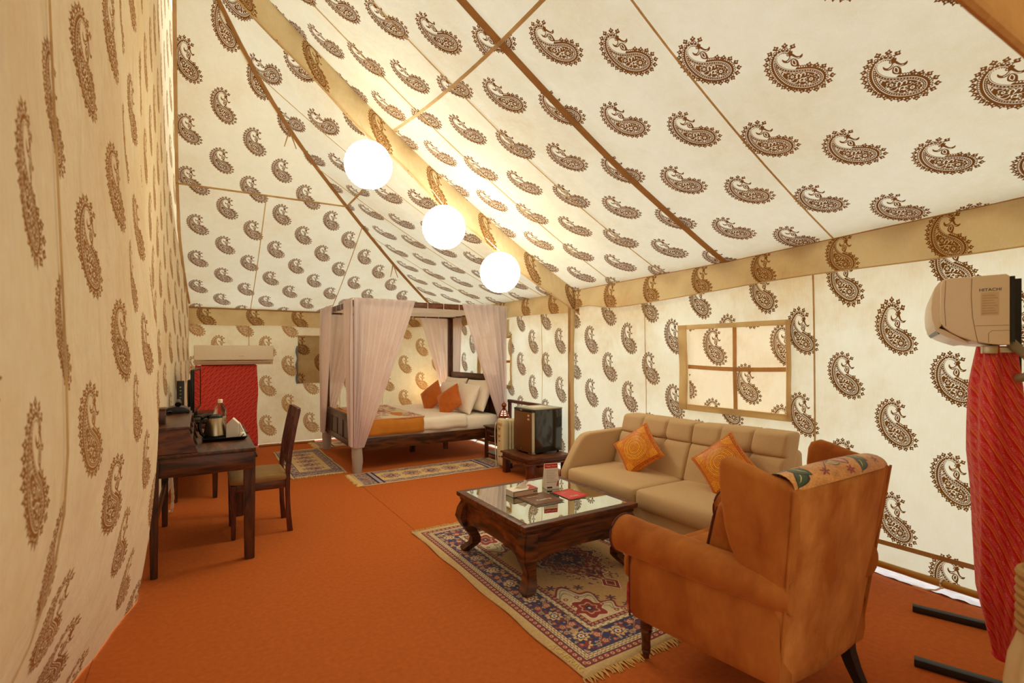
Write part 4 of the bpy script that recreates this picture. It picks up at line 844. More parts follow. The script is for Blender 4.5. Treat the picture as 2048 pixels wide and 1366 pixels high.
def arm(y0, y1):
    bm = BM(); o_ = [(2.605, .055), (2.60, .36), (2.60, .40), (2.63, .455), (2.70, .565), (2.765, .655), (2.81, .69), (2.87, .705), (3.30, .715), (SX1 - .02, .715), (SX1 - .01, .055)]
    prism(bm, o_, 'y', y0, y1, .022, 4); obj('arm', bm, M_tan, t, 55)
arm(3.318, 3.405)
for x in (2.68, 3.46):
    for y in (1.86, 3.33): bm = BM(); lathe(bm, [(.02, .001), (.026, .05)], (x, y, 0), 12); obj('foot', bm, M_black, t)
IM_MAN = image('mandala', mandala(), False); M_mand = printed('orange_brocade', IM_MAN, .38, .2, .25, 90)
def brocade(label, M): 
    t = thing('throw_cushion', label, 'cushion', M.translation, 0, 'orange brocade cushions on the sofa'); bm = BM(); pillow(bm, .345, .345, .125, M, 22, .08, .42, .012, 3); obj('cushion_cover', bm, M_mand, t, 80); return t
def aim(p, normal, roll):
    n = Vector(normal).normalized(); x = Vector((0, 0, 1)).cross(n).normalized(); y = n.cross(x); return Matrix.Translation(p) @ Matrix((x, y, n)).transposed().to_4x4() @ Matrix.Rotation(R(roll), 4, 'Z')
brocade('orange brocade cushion nearer the far arm of the sofa', aim((3.005, 2.90, .612), (-.90, -.18, .46), 42)); brocade('orange brocade cushion half hidden behind the armchair wing', aim((3.03, 2.135, .635), (-.88, -.16, .44), 44))
# ------------------------------------------------------------------ wing armchair, seen from behind
t = thing('wing_armchair', 'rust velvet wing armchair seen from behind with a floral band over the back', 'armchair', (2.05, 1.33, .0), R(.5), None, False)
IM_FL = image('painted_floral', floral(), False); M_flor = printed('floral_velvet', IM_FL, .8, .4, .2, 300); IM_FL2 = IM_FL
m, nt, N, L = new('red_floral'); tc = N('ShaderNodeTexCoord'); v = N('ShaderNodeTexVoronoi'); v.inputs['Scale'].default_value = 22; L(tc.outputs['Object'], v.inputs[0]); cr = N('ShaderNodeValToRGB'); e = cr.color_ramp.elements; e[0].color = srgb('7a1620'); e[1].color = srgb('c98a52'); e[0].position = .25; e[1].position = .8; x = e.new(.5); x.color = srgb('b83038'); L(v.outputs[0], cr.inputs[0]); p = N('ShaderNodeBsdfPrincipled'); p.inputs['Roughness'].default_value = .85; L(cr.outputs[0], p.inputs['Base Color']); out(N, L, p.outputs[0]); M_redfl = m
# base rail
bm = BM()
def taper(W, q): k = 1 - .16 * (.34 - W.y) / .66; W.x *= k; return W
softbox(bm, -.335, .335, -.30, .315, .20, .40, .02, (8, 8, 4), (0, 0, 0), taper); obj('seat_frame', bm, M_velvet, t, 50)
bm = BM(); softbox(bm, -.378, .378, .300, .362, .203, .345, .014, (8, 3, 4)); obj('front_panel', bm, M_redfl, t, 50, 'red floral front panel')
bm = BM(); softbox(bm, -.285, .285, -.22, .345, .345, .485, .05, (10, 10, 6), (0, 0, .025)); softbox(bm, -.372, .372, .318, .398, .347, .472, .038, (10, 4, 6), (0, .01, .0)); obj('seat_cushion', bm, M_velvet, t, 60)
bm = BM(); softbox(bm, -.272, .272, -.22, .055, .478, .81, .06, (10, 8, 10), (0, .02, 0), lambda W, q: W + Vector((0, -.10 * (W.z - .47) / .43, 0))); obj('back_cushion', bm, M_velvet, t, 60)
for s in (-1, 1):
    bm = BM(); tube(bm, [(s * (.256 - .04 * abs(2 * i / 17 - 1) ** 7), .040 - .10 * (.02 + .29 * i / 17) / .43 - .03 * abs(2 * i / 17 - 1) ** 7, .495 + .30 * i / 17) for i in range(18)], .006, 6); obj('cushion_piping', bm, M_pipe, t)
# arms: scroll roll over an upright side
def armside(s):
    bm = BM(); pts = [(s * .375, .20), (s * .40, .24), (s * .40, .44), (s * .385, .50), (s * .31, .52), (s * .30, .20)]
    def f(y, k, z): kk = 1 - .19 * max(0, (.312 - y) / .642) ** 1.2; return (pts[k][0] * kk, y, pts[k][1])
    n = len(pts); rows = [[bm.verts.new(f(y, k, 0)) for k in range(n)] for y in lin(-.33, .312, 10)]
    for A, B_ in zip(rows[:-1], rows[1:]):
        for k in range(n): bm.faces.new((A[k], B_[k], B_[(k + 1) % n], A[(k + 1) % n]))
    bm.faces.new(rows[0]); bm.faces.new(rows[-1][::-1]); bmesh.ops.recalc_face_normals(bm, faces=bm.faces[:]); return bm
for s in (-1, 1):
    obj('side_panel', armside(s), M_velvet, t, 50)
    bm = BM(); pts = []; rr = []
    for i in range(15):
        y = .375 - .735 * i / 14; pts.append((s * (.374 - .096 * (i / 14) ** 1.25), y, .562 - .020 * (i / 14))); rr.append(.086 - .018 * (i / 14) + .0012 * math.sin(i * 2.1))
    tube(bm, pts, rr, 22); obj('arm_roll', bm, M_velvet, t, 50)
    bm = BM(); tube(bm, [(s * .375 + .086 * math.cos(a), .376, .562 + .086 * math.sin(a)) for a in lin(0, 6.2832, 24)[:-1]], .0055, 6, True); obj('arm_piping', bm, M_pipe, t)
    bm = BM(); lathe(bm, [(.001, .012), (.05, .010), (.08, .004), (.084, -.004)], (0, 0, 0), 22); bm.transform(Matrix.Translation((s * .375, .374, .562)) @ Matrix.Rotation(R(-90), 4, 'X')); obj('arm_front', bm, M_velvet, t, 50)
    bm = BM(); tube(bm, [(s * .398, .315, z) for z in lin(.21, .485, 6)], .005, 6); obj('side_piping', bm, M_pipe, t)
# outer back
def backsurf(u, v):
    z = .20 + .735 * v; wdt = .300 + .064 * v; y = -.315 - .085 * v; b = .025 * (1 - u * u)
    return (u * wdt, y - b + .006 * noise.noise(Vector((u * 2, v * 2.5, 3))), z - .004 * u * u)
bm = BM(); surf(bm, backsurf, lin(-1, 1, 18), lin(0, 1, 18)); o = obj('outer_back', bm, M_velvet2, t, 80); md = o.modifiers.new('t', 'SOLIDIFY'); md.thickness = .05; md.offset = 1 if False else -1
# floral roll over the top
def topband(u, a):
    wdt = .36; z = .935; y = -.40; r = .062; ang = a * math.pi
    b = .025 * (1 - u * u); wdt *= 1 - .13 * max(0, a) ** 1.5; return (u * wdt * .985, y - b + r - r * math.cos(ang) * 1.0 + (0 if a < 1 else 0), z - .004 * u * u + r * .80 * math.sin(ang) * (1 - .12 * u * u) + .008 * (1 - u * u))
bm = BM(); surf(bm, topband, lin(-1, 1, 22), lin(-.02, 1.15, 12), lambda u, a: ((u + 1) / 2 * .86 + .0, .02 + a * .80)); obj('floral_top', bm, M_flor, t, 80, 'tan top band painted with green leaves and red flowers')
# wings
def wing(s):
    prof = [(-.405, .935), (-.36, .955), (-.27, .972), (-.19, .995), (-.145, 1.005), (-.115, .992), (-.104, .965), (-.10, .90), (-.105, .82), (-.115, .73), (-.135, .66), (-.165, .605), (-.20, .57), (-.28, .54), (-.352, .53), (-.39, .75)]
    bm = BM(); x0, x1 = .300, .368
    prism(bm, prof, 'x', x0, x1, .026, 5)
    for v in bm.verts:
        k = (v.co.z - .56) / .44; v.co.x += .006 * k - .03 * (1 - k) - .012 * max(0, (v.co.y + .2) / .1)
        v.co.x *= s
    if s < 0: bmesh.ops.reverse_faces(bm, faces=bm.faces[:])
    return bm
for s in (-1, 1):
    obj('wing', wing(s), M_velvet, t, 60)
    bm = BM(); tube(bm, [(s * (.302 + .066 * v), -.318 - .087 * v, .20 + .735 * v) for v in lin(0, 1, 12)], .005, 6); obj('back_seam', bm, M_velvet, t)
for s in (-1, 1):
    bm = BM(); lathe(bm, [(.013, .011), (.016, .03), (.021, .045), (.017, .05), (.021, .056), (.019, .09), (.023, .125), (.028, .135), (.023, .142), (.028, .15), (.026, .165), (.029, .185), (.03, .21)], (s * .325, .285, 0), 16); obj('leg', bm, M_dark, t, label='turned front leg')
    bm = BM(); rings = [[bm.verts.new((s * x + a * h, y + b * h, z)) for a, b in ((-1, -1), (1, -1), (1, 1), (-1, 1))] for z, x, y, h in ((.001, .29, -.335, .019), (.08, .276, -.305, .022), (.15, .265, -.285, .025), (.215, .262, -.278, .028))]
    for A, B_ in zip(rings[:-1], rings[1:]):
        for k in range(4): bm.faces.new((A[k], A[(k + 1) % 4], B_[(k + 1) % 4], B_[k]))
    bm.faces.new(rings[0][::-1]); bm.faces.new(rings[-1]); obj('leg', bm, M_blackm, t, label='splayed square rear leg')
# ------------------------------------------------------------------ desk on the left
t = thing('writing_desk', 'dark wooden writing desk with a sloped pigeonhole hutch by the left curtain', 'desk', (.02, 4.34, 0)); DX0, DX1, DY0, DY1, DZ = -.275, .315, 3.775, 4.93, .76
bm = BM(); box(bm, DX0, DX1, DY0, DY1, DZ - .025, DZ, .004); obj('desk_top', bm, M_dark, t)
bm = BM(); frame(bm, DX0 + .015, DX1 - .012, DY0 + .012, DY1 - .012, DZ - .145, DZ - .025, .022); obj('apron', bm, M_darkX, t)
bm = BM(); box(bm, DX1 - .013, DX1 - .004, DY0 + .14, DY1 - .14, DZ - .13, DZ - .04, .003); dr = obj('drawer', bm, M_dark, t); bm = BM(); lathe(bm, [(.008, 0), (.006, .012), (.012, .02), (.004, .026)], (0, 0, 0), 12); bm.transform(Matrix.Translation((DX1 - .004, 4.35, DZ - .085)) @ Matrix.Rotation(R(90), 4, 'Y')); obj('knob', bm, M_chrome, dr)
def tap_leg(bm, x, y, z1, w0, w1, z0=.001):
    rings = [[bm.verts.new((x + a * h, y + b * h, z)) for a, b in ((-1, -1), (1, -1), (1, 1), (-1, 1))] for z, h in ((z0, w0), (z1, w1))]
    for k in range(4): bm.faces.new((rings[0][k], rings[0][(k + 1) % 4], rings[1][(k + 1) % 4], rings[1][k]))
    bm.faces.new(rings[0][::-1]); bm.faces.new(rings[1]); bmesh.ops.bevel(bm, geom=bm.edges[:], offset=.004, segments=2, affect='EDGES')
for x, y in ((DX1 - .035, DY0 + .07), (DX1 - .035, DY1 - .045), (DX0 + .028, DY0 + .02), (DX0 + .028, DY1 - .04)):
    bm = BM(); tap_leg(bm, x, y, DZ - .03, .030 if x > 0 else .019, .036 if x > 0 else .026); obj('leg', bm, M_darkZ, t)
bm = BM(); box(bm, DX0 + .018, DX0 + .04, DY0 + .03, DY1 - .05, .30, .36, .003); obj('stretcher', bm, M_dark, t)
# hutch: side cheeks, top, back, shelf, dividers
hp = [(DX0 + .005, DZ), (-.015, DZ), (-.065, .905), (-.065, .915), (DX0 + .005, .915)]
for y0, y1 in ((3.785, 3.803), (4.80, 4.818)): bm = BM(); prism(bm, hp, 'y', y0, y1, .002, 1); obj('hutch_cheek', bm, M_red if y0 < 4 else M_dark, t)
bm = BM(); box(bm, DX0, -.060, 3.78, 4.825, .912, .93, .003); obj('hutch_top', bm, M_dark, t)
bm = BM(); box(bm, DX0 + .005, DX0 + .02, 3.80, 4.80, DZ, .913); obj('hutch_back', bm, M_darkX, t)
for y in (4.12, 4.46): bm = BM(); prism(bm, [(a - .004, b) for a, b in hp], 'y', y, y + .014, .001, 1); obj('hutch_divider', bm, M_dark, t)
bm = BM(); box(bm, DX0 + .02, -.045, 3.80, 4.80, .832, .842); obj('hutch_shelf', bm, M_dark, t)
bm = BM(); prism(bm, [(.295, DZ), (.312, DZ), (.312, DZ + .012), (.295, DZ + .012)], 'y', 4.45, DY1); obj('edge_lip', bm, M_red, t)
# small box and telephone on the hutch
t = thing('wooden_box', 'dark wooden note box with a lid on top of the desk hutch', 'box', (-.235, 4.03, .93)); bm = BM(); box(bm, -.268, -.20, 3.98, 4.10, .93, 1.02, .003); obj('body', bm, M_darkZ, t); bm = BM(); box(bm, -.27, -.196, 3.976, 4.104, 1.02, 1.032, .003); obj('lid', bm, M_red, t); bm = BM(); lathe(bm, [(.004, 0), (.005, .004), (.002, .006)], (0, 0, 0), 10); bm.transform(Matrix.Translation((-.2, 4.03, .98)) @ Matrix.Rotation(R(90), 4, 'Y')); obj('stud', bm, M_chrome, t)
t = thing('telephone', 'black desk telephone on the far end of the desk hutch', 'telephone', (-.15, 4.70, .93)); bm = BM(); prism(bm, [(-.245, .93), (-.075, .93), (-.075, .955), (-.11, .975), (-.16, .985), (-.215, .975), (-.245, .95)], 'y', 4.62, 4.79, .004); obj('base', bm, M_black, t)
bm = BM(); tube(bm, [(-.15, 4.615, 1.0), (-.15, 4.64, 1.012), (-.15, 4.705, 1.018), (-.15, 4.77, 1.012), (-.15, 4.795, 1.0)], [.021, .018, .014, .018, .021], 12); obj('handset', bm, M_black, t)
bm = BM(); tube(bm, [(-.20 + .02 * math.cos(a), 4.60 - .02 * a / 20, .945 + .01 * math.sin(a)) for a in lin(0, 40, 60)], .003, 5); obj('coiled_cord', bm, M_black, t)
# tea tray
TZ = DZ + .001
t = thing('serving_tray', 'black serving tray on the desk carrying the kettle', 'tray', (.145, 4.32, DZ)); bm = BM()
x0, x1, y0, y1 = .005, .292, 4.15, 4.50
box(bm, x0 + .02, x1 - .02, y0 + .02, y1 - .02, TZ, TZ + .006)
for a, b in (((x0 + .02, y0 + .02), (x1 - .02, y0 + .02)), ((x1 - .02, y0 + .02), (x1 - .02, y1 - .02)), ((x1 - .02, y1 - .02), (x0 + .02, y1 - .02)), ((x0 + .02, y1 - .02), (x0 + .02, y0 + .02))):
    c_ = lambda p, k, z: (p[0] + (1 if p[0] > .15 else -1) * k, p[1] + (1 if p[1] > 4.3 else -1) * k, z)
    q = [c_(a, 0, TZ), c_(b, 0, TZ), c_(b, .02, TZ + .024), c_(a, .02, TZ + .024)]; q2 = [c_(a, -.004, TZ + .006), c_(b, -.004, TZ + .006), c_(b, .016, TZ + .025), c_(a, .016, TZ + .025)]
    V = [bm.verts.new(p) for p in q + q2]; [bm.faces.new([V[i] for i in f]) for f in ((0, 1, 2, 3), (7, 6, 5, 4), (3, 2, 6, 7))]
obj('tray_body', bm, M_black, t)
KZ = TZ + .007
t = thing('electric_kettle', 'brushed steel electric kettle with a black handle on the tray', 'kettle', (.085, 4.30, KZ)); kx, ky = .088, 4.30
bm = BM(); lathe(bm, [(.072, 0), (.074, .004), (.074, .016), (.068, .02)], (kx, ky, KZ), 28); obj('power_base', bm, M_black, t)
bm = BM(); lathe(bm, [(.066, .02), (.072, .024), (.070, .05), (.062, .10), (.053, .14), (.050, .152)], (kx, ky, KZ), 32); obj('steel_body', bm, M_steel, t)
bm = BM(); lathe(bm, [(.051, .150), (.052, .156), (.046, .168), (.02, .176), (.001, .178)], (kx, ky, KZ), 28); obj('lid', bm, M_black, t)
hd = Vector((-.80, -.25, 0)).normalized()
bm = BM(); tube(bm, [Vector((kx, ky, KZ)) + hd * a + Vector((0, 0, b)) for a, b in ((.02, .172), (.055, .172), (.085, .158), (.100, .125), (.102, .085), (.092, .045), (.072, .025))], [.013, .014, .014, .013, .012, .012, .012], 12); obj('handle', bm, M_black, t)
bm = BM(); prism(bm, [(.0, .10), (.0, .152), (.026, .156), (.014, .12)], 'y', -.018, .018, .004); bm.transform(Matrix.Translation((kx, ky, KZ)) @ Matrix.Rotation(math.atan2(-hd.y, -hd.x), 4, 'Z') @ Matrix.Translation((.046, 0, 0))); obj('spout', bm, M_steel, t)
t = thing('water_bottle', 'clear ribbed plastic water bottle with a white cap behind the kettle', 'bottle', (.125, 4.405, KZ)); bm = BM(); pr = [(.036, 0), (.042, .006)]
for i in range(12): pr += [(.043, .014 + i * .012), (.0405, .02 + i * .012)]
pr += [(.044, .165), (.044, .185), (.036, .212), (.022, .236), (.0145, .243), (.0145, .252)]
lathe(bm, pr, (.125, 4.425, KZ), 28); obj('bottle_body', bm, clear('clear_plastic', (.96, .97, .95, 1), .05, 1.2, .35), t); bm = BM(); lathe(bm, [(.0165, .248), (.0165, .272), (.014, .275)], (.125, 4.425, KZ), 20); obj('cap', bm, M_white, t)
t = thing('sachet_holder', 'white folded card sachet holder with a pointed top on the tray', 'holder', (.205, 4.27, KZ), R(-12), None, False); bm = BM(); prism(bm, [(-.042, 0), (.042, 0), (.042, .10), (.0, .145), (-.042, .10)], 'y', -.03, .03, .0015, 1); obj('card_body', bm, M_paper, t)
bm = BM(); prism(bm, [(.043, .0), (.075, .0), (.072, .05), (.06, .075), (.05, .10), (.043, .11)], 'y', -.026, .0, .002, 1); obj('sachets', bm, M_paper, t)
for i, (x, y, lb) in enumerate(((.262, 4.215, 'small white cup upside down at the front corner of the tray'), (.262, 4.30, 'small white cup upside down behind the front corner of the tray'))):
    t = thing('tea_cup', lb, 'cup', (x, y, KZ), 0, 'tea cups on the tray'); bm = BM(); lathe(bm, [(.026, 0), (.027, .003), (.024, .022), (.017, .036), (.012, .04), (.001, .04)], (x, y, KZ), 20); obj('bowl', bm, M_ceram, t); bm = BM(); tube(bm, [(x - .005 + .012 * math.cos(a), y - .026 - .010 * math.sin(a), KZ + .02 + .012 * math.cos(a)) for a in lin(0, 3.14, 8)], .003, 6); obj('cup_handle', bm, M_black, t)
t = thing('wooden_box', 'small open reddish wooden box behind the cups on the desk', 'box', (.255, 4.60, DZ)); bm = BM(); frame(bm, .205, .29, 4.54, 4.66, DZ + .001, DZ + .05, .006, .001); box(bm, .205, .29, 4.54, 4.66, DZ + .001, DZ + .006); obj('tray_box', bm, M_redZ, t)
# ------------------------------------------------------------------ desk chair facing the desk
t = thing('desk_chair', 'dark wooden slat back chair with an olive seat pulled up to the desk', 'chair', (.40, 4.44, 0)); fw = .018
for y in (4.245, 4.605):
    bm = BM(); prism(bm, [(.575, .001), (.615, .001), (.600, .14), (.593, .30), (.595, .46), (.612, .62), (.643, .80), (.672, .94), (.668, .955), (.642, .955), (.615, .84), (.585, .68), (.563, .50), (.560, .30), (.565, .14)], 'y', y, y + .034, .005); obj('rear_post', bm, M_redZ, t)
    bm = BM(); tap_leg(bm, .205, y + .017, .405, .014, .021); obj('front_leg', bm, M_redZ, t)
for x0, x1, y0, y1 in ((.222, .57, 4.252, 4.274), (.222, .57, 4.61, 4.632), (.19, .215, 4.27, 4.61), (.565, .59, 4.275, 4.605)): bm = BM(); box(bm, x0, x1, y0, y1, .345, .405, .004); obj('seat_rail', bm, M_red, t)
bm = BM(); box(bm, .194, .213, 4.27, 4.615, .17, .215, .003); obj('front_stretcher', bm, M_redZ, t)
bm = BM(); softbox(bm, .178, .575, 4.24, 4.645, .403, .462, .024, (10, 10, 4), (0, 0, .016)); obj('seat', bm, M_seatf, t, 60, 'olive upholstered seat')
bm = BM(); prism(bm, [(.636, .875), (.656, .875), (.678, .955), (.655, .955)], 'y', 4.279, 4.605, .004); obj('crest_rail', bm, M_red, t)
bm = BM(); prism(bm, [(.577, .52), (.595, .52), (.601, .56), (.583, .56)], 'y', 4.279, 4.605, .003); obj('lower_rail', bm, M_red, t)
for i in range(4): y = 4.315 + i * .072; bm = BM(); prism(bm, [(.583, .555), (.593, .555), (.612, .70), (.648, .88), (.638, .88), (.600, .70)], 'y', y, y + .036, .003); obj('back_slat', bm, M_redZ, t)
# ------------------------------------------------------------------ console table with television beyond the desk
t = thing('console_table', 'dark wooden console table carrying the television beyond the desk', 'table', (-.06, 6.2, 0)); CX0, CX1, CY0, CY1, CZ = -.235, .145, 5.57, 6.95, .72
bm = BM(); box(bm, CX0, CX1, CY0, CY1, CZ - .03, CZ, .004); obj('table_top', bm, M_dark, t)
for x in (CX0 + .03, CX1 - .03):
    for y in (CY0 + .04, CY1 - .04): bm = BM(); tap_leg(bm, x, y, CZ - .03, .019 if y < 6 else .03, .032); obj('leg', bm, M_darkZ, t)
bm = BM(); frame(bm, CX0 + .01, CX1 - .01, CY0 + .01, CY1 - .01, CZ - .13, CZ - .03, .02); obj('apron', bm, M_dark, t)
bm = BM(); box(bm, CX0 + .02, CX1 - .02, CY0 + .03, CY1 - .03, .235, .265, .003); obj('shelf', bm, M_darkX, t)
t = thing('storage_box', 'maroon lacquered box on the shelf under the console table', 'box', (-.04, 5.85, .265)); bm = BM(); box(bm, -.16, .115, 5.63, 6.1, .266, .46, .006); obj('body', bm, plain('maroon_lacquer', '7a2018', .25, noise_=.1), t); bm = BM(); box(bm, -.162, .117, 5.628, 6.102, .46, .475, .004); obj('lid', bm, plain('maroon_lid', '8a4a38', .3), t)
t = thing('television', 'flat black television seen edge on above the console table', 'television', (-.04, 6.35, CZ), 0)
A_, B_ = Vector((-.062, 5.98)), Vector((-.006, 6.72)); dv = (B_ - A_).normalized(); nv = Vector((dv.y, -dv.x)); T = Matrix(((dv.x, -nv.x, 0, A_.x), (dv.y, -nv.y, 0, A_.y), (0, 0, 1, 0), (0, 0, 0, 1))); LT = (B_ - A_).length
def tv(bm): bm.transform(T); bmesh.ops.recalc_face_normals(bm, faces=bm.faces[:]); return bm
bm = BM(); box(bm, 0, LT, .0, .03, .79, 1.225, .008); obj('housing', tv(bm), M_black, t)
bm = BM(); box(bm, .10, LT - .1, .03, .065, .84, 1.12, .012); obj('rear_bulge', tv(bm), M_black, t)
bm = BM(); box(bm, .014, LT - .014, -.0015, .0005, .815, 1.208); obj('screen', tv(bm), plain('screen_glass', '0a0a0b', .03, noise_=0, spec=1.0, coat=1), t)
bm = BM(); frame2 = [(0, LT, .79, .815), (0, LT, 1.208, 1.225), (0, .014, .815, 1.208), (LT - .014, LT, .815, 1.208)]
for a, b, c_, d in frame2: box(bm, a, b, -.006, .0, c_, d, .001, 1)
obj('bezel', tv(bm), M_black, t); bm = BM(); box(bm, LT / 2 - .03, LT / 2 + .03, .0, .03, CZ + .018, .80); obj('stand_neck', tv(bm), M_black, t); bm = BM(); box(bm, LT / 2 - .2, LT / 2 + .2, -.10, .12, CZ + .001, CZ + .02, .006); obj('stand_foot', tv(bm), M_black, t)
t = thing('speaker', 'narrow black speaker standing behind the television edge', 'speaker', (-.155, 5.72, CZ)); bm = BM(); box(bm, -.195, -.135, 5.68, 5.76, CZ + .001, 1.13, .006); obj('cabinet', bm, M_black, t); bm = BM(); 
for i in range(9): lathe(bm, [(.008, 0), (.007, .003)], (0, 0, 0), 10)
bm.free(); bm = BM()
for i in range(9): box(bm, -.172, -.158, 5.677, 5.681, .80 + i * .033, .812 + i * .033, .002, 1)
obj('buttons', bm, M_chrome, t, kind='stuff')
t = thing('set_top_box', 'flat black set top box on the console table in front of the red cloth', 'box', (.03, 5.68, CZ)); bm = BM(); box(bm, -.06, .13, 5.60, 5.78, CZ + .004, CZ + .045, .004); obj('casing', bm, M_black, t); bm = BM(); box(bm, -.05, .12, 5.5985, 5.601, CZ + .018, CZ + .026); obj('front_strip', bm, M_chrome, t)
t = thing('white_cable', 'coiled white power cable hanging under the desk beside the curtain', 'cable', (-.22, 5.3, 0)); bm = BM(); tube(bm, [(-.235 + .03 * math.sin(q * 3), 5.05 + .25 * q, .03 + .58 * (1 - q) ** 2 + .03 * math.sin(q * 12)) for q in lin(0, 1, 30)], .012, 8); obj('cable', bm, M_white, t)
bm = BM(); tube(bm, [(-.17 + .06 * math.cos(a), 5.52, .34 + .09 * math.sin(a) + .004 * a) for a in lin(0, 18, 50)], .008, 6); obj('coil', bm, M_white, t)
# ------------------------------------------------------------------ four poster bed
PX0, PX1, PY0, PY1 = 1.545, 3.50, 5.90, 7.56
t = thing('four_poster_bed', 'dark wooden four poster bed with a canopy frame against the tent wall', 'bed', (2.52, 6.73, 0))
for x in (PX0, PX1):
    for y in (PY0, PY1):
        bm = BM(); box(bm, x - .035, x + .035, y - .035, y + .035, .001, 2.0, .005); obj('post', bm, M_darkZ, t)
for y in (PY0, PY1): bm = BM(); box(bm, PX0 - .035, PX1 + .035, y - .022, y + .022, 1.955, 2.022, .003); obj('canopy_beam', bm, M_red, t)
for x in (PX0, PX1): bm = BM(); box(bm, x - .022, x + .022, PY0 + .03, PY1 - .03, 1.955, 2.022, .003); obj('canopy_beam', bm, M_red, t)
for y in (PY0, PY1): bm = BM(); box(bm, PX0 + .03, PX1 - .03, y - .018, y + .018, .25, .385, .004); obj('side_rail', bm, M_darkX, t)
def board(nm, x, z0, z1, panels, cap):
    bm = BM(); box(bm, x - .015, x + .015, PY0 + .03, PY1 - .03, z0, z0 + .075, .003); h = obj(nm, bm, M_dark, t)
    bm = BM(); box(bm, x - .02, x + .02, PY0 + .03, PY1 - .03, z1 - .085, z1, .004); obj('top_rail', bm, M_dark, h)
    n = panels; W = (PY1 - PY0 - .07) / n
    for i in range(n + 1): y = PY0 + .035 + i * W; bm = BM(); box(bm, x - .014, x + .014, max(PY0 + .03, y - .03), min(PY1 - .03, y + .03), z0 + .07, z1 - .08, .003); obj('stile', bm, M_darkZ, h)
    for i in range(n): y = PY0 + .035 + i * W; bm = BM(); box(bm, x - .006, x + .006, y + .02, y + W - .02, z0 + .06, z1 - .07); obj('panel', bm, M_darkZ, h)
board('footboard', PX0, .25, .632, 5, 0); board('headboard', PX1, .38, 1.09, 5, 0)
bm = BM(); box(bm, 2.50, 2.56, 6.70, 6.76, .001, .28); obj('middle_leg', bm, M_darkZ, t); bm = BM(); box(bm, 2.72, 2.77, 6.05, 6.10, .13, .26); obj('support_block', bm, M_red, t)
for i in range(6): x = 1.75 + i * .3; bm = BM(); box(bm, x, x + .09, PY0 + .02, PY1 - .02, .33, .35); obj('slat', bm, M_red, t)
t = thing('mattress', 'white sheeted mattress on the four poster bed', 'mattress', (2.5, 6.73, .35)); bm = BM(); softbox(bm, 1.575, 3.475, 5.925, 7.535, .352, .555, .05, (14, 12, 4), (0, .006, .012)); obj('sheeted_block', bm, M_whitec, t, 70)
t = thing('folded_sheet', 'white top sheet turned back over the middle of the bed', 'sheet', (2.66, 6.7, .56)); bm = BM()
def drape(x0, x1, lift, drop, kx=0.):
    def f(u, v):
        x = x0 + u * (x1 - x0); L = v * (1.62 + 2 * drop) - drop
        if L < 0: y, z = 5.915 - lift - .012 * math.sin(x * 15) * min(1, -L / drop), .548 + lift + L
        elif L > 1.62: y, z = 7.545 + lift, .548 + lift - (L - 1.62)
        else: y, z = 5.92 + L - lift * (1 - L / 1.62), .566 + lift + .012 * noise.noise(Vector((x * 3, L * 3, 2))) - .02 * max(0, 1 - min(L, 1.62 - L) / .05) ** 2
        return (x, y, z)
    return f
bm = BM(); surf(bm, drape(2.35, 2.98, .006, .13), lin(0, 1, 16), lin(0, 1, 44)); o = obj('sheet_cloth', bm, M_whitec, t, 80); md = o.modifiers.new('t', 'SOLIDIFY'); md.thickness = .008; md.offset = 1
t = thing('blanket', 'tan velvet blanket with a printed floral top over the foot of the bed', 'blanket', (2.0, 6.7, .57)); IM_BL = image('blanket_print', blanket(), False)
bm = BM(); surf(bm, drape(1.585, 2.37, .016, .155), lin(0, 1, 16), lin(0, 1, 48)); o = obj('velvet_underside', bm, M_orangev, t, 80); md = o.modifiers.new('t', 'SOLIDIFY'); md.thickness = .010; md.offset = 1
bm = BM(); surf(bm, lambda u, v: (1.70 + u * .70 + .01 * math.sin(v * 14), 5.945 + v * 1.6 + .012 * math.sin(u * 8), .600 + .014 * noise.noise(Vector((u * 4, v * 5, 9))) - .012 * max(0, 1 - v / .03)), lin(0, 1, 18), lin(0, 1, 30), lambda u, v: (u, v)); o = obj('printed_top', bm, printed('blanket_face', IM_BL, .9, .4, .3, 200), t, 80); md = o.modifiers.new('t', 'SOLIDIFY'); md.thickness = .010
bm = BM(); tube(bm, [(1.70 + .7 * i / 20, 5.942 + .012 * math.sin(8 * i / 20), .597) for i in range(21)], .009, 6); obj('pink_binding', bm, plain('binding', 'd9a98a', .8), t)
def bedpillow(nm, label, p, nrm, roll, w_, h_, th, m, cat, grp=None):
    M = aim(p, nrm, roll); t = thing(nm, label, cat, M.translation, 0, grp); bm = BM(); pillow(bm, w_, h_, th, M, 18, .06, .45, .02, p[1]); obj('pillow_cover' if cat == 'pillow' else 'cushion_cover', bm, m, t, 80)
g = 'white pillows at the head of the bed'
bedpillow('bed_pillow', 'white pillow leaning on the headboard, left and behind', (3.345, 7.14, .795), (-.93, 0, .36), 0, .72, .46, .20, M_whitec, 'pillow', g)
bedpillow('bed_pillow', 'white pillow leaning on the headboard, right and nearest the bedside lamp', (3.345, 6.36, .795), (-.93, 0, .36), 2, .72, .46, .20, M_whitec, 'pillow', g)
bedpillow('bed_pillow', 'square white pillow in front behind the left orange cushion', (3.145, 6.93, .765), (-.90, -.05, .40), 3, .50, .42, .17, M_whitec, 'pillow', g)
bedpillow('bed_pillow', 'square white pillow in front behind the right orange cushion', (3.145, 6.28, .765), (-.90, -.05, .40), -2, .52, .42, .17, M_whitec, 'pillow', g)
M_or2 = plain('orange_silk', 'c46414', .38, noise_=.25, scale=14, bump=.2, bscale=60, sheen=.3); g = 'orange cushions on the bed'
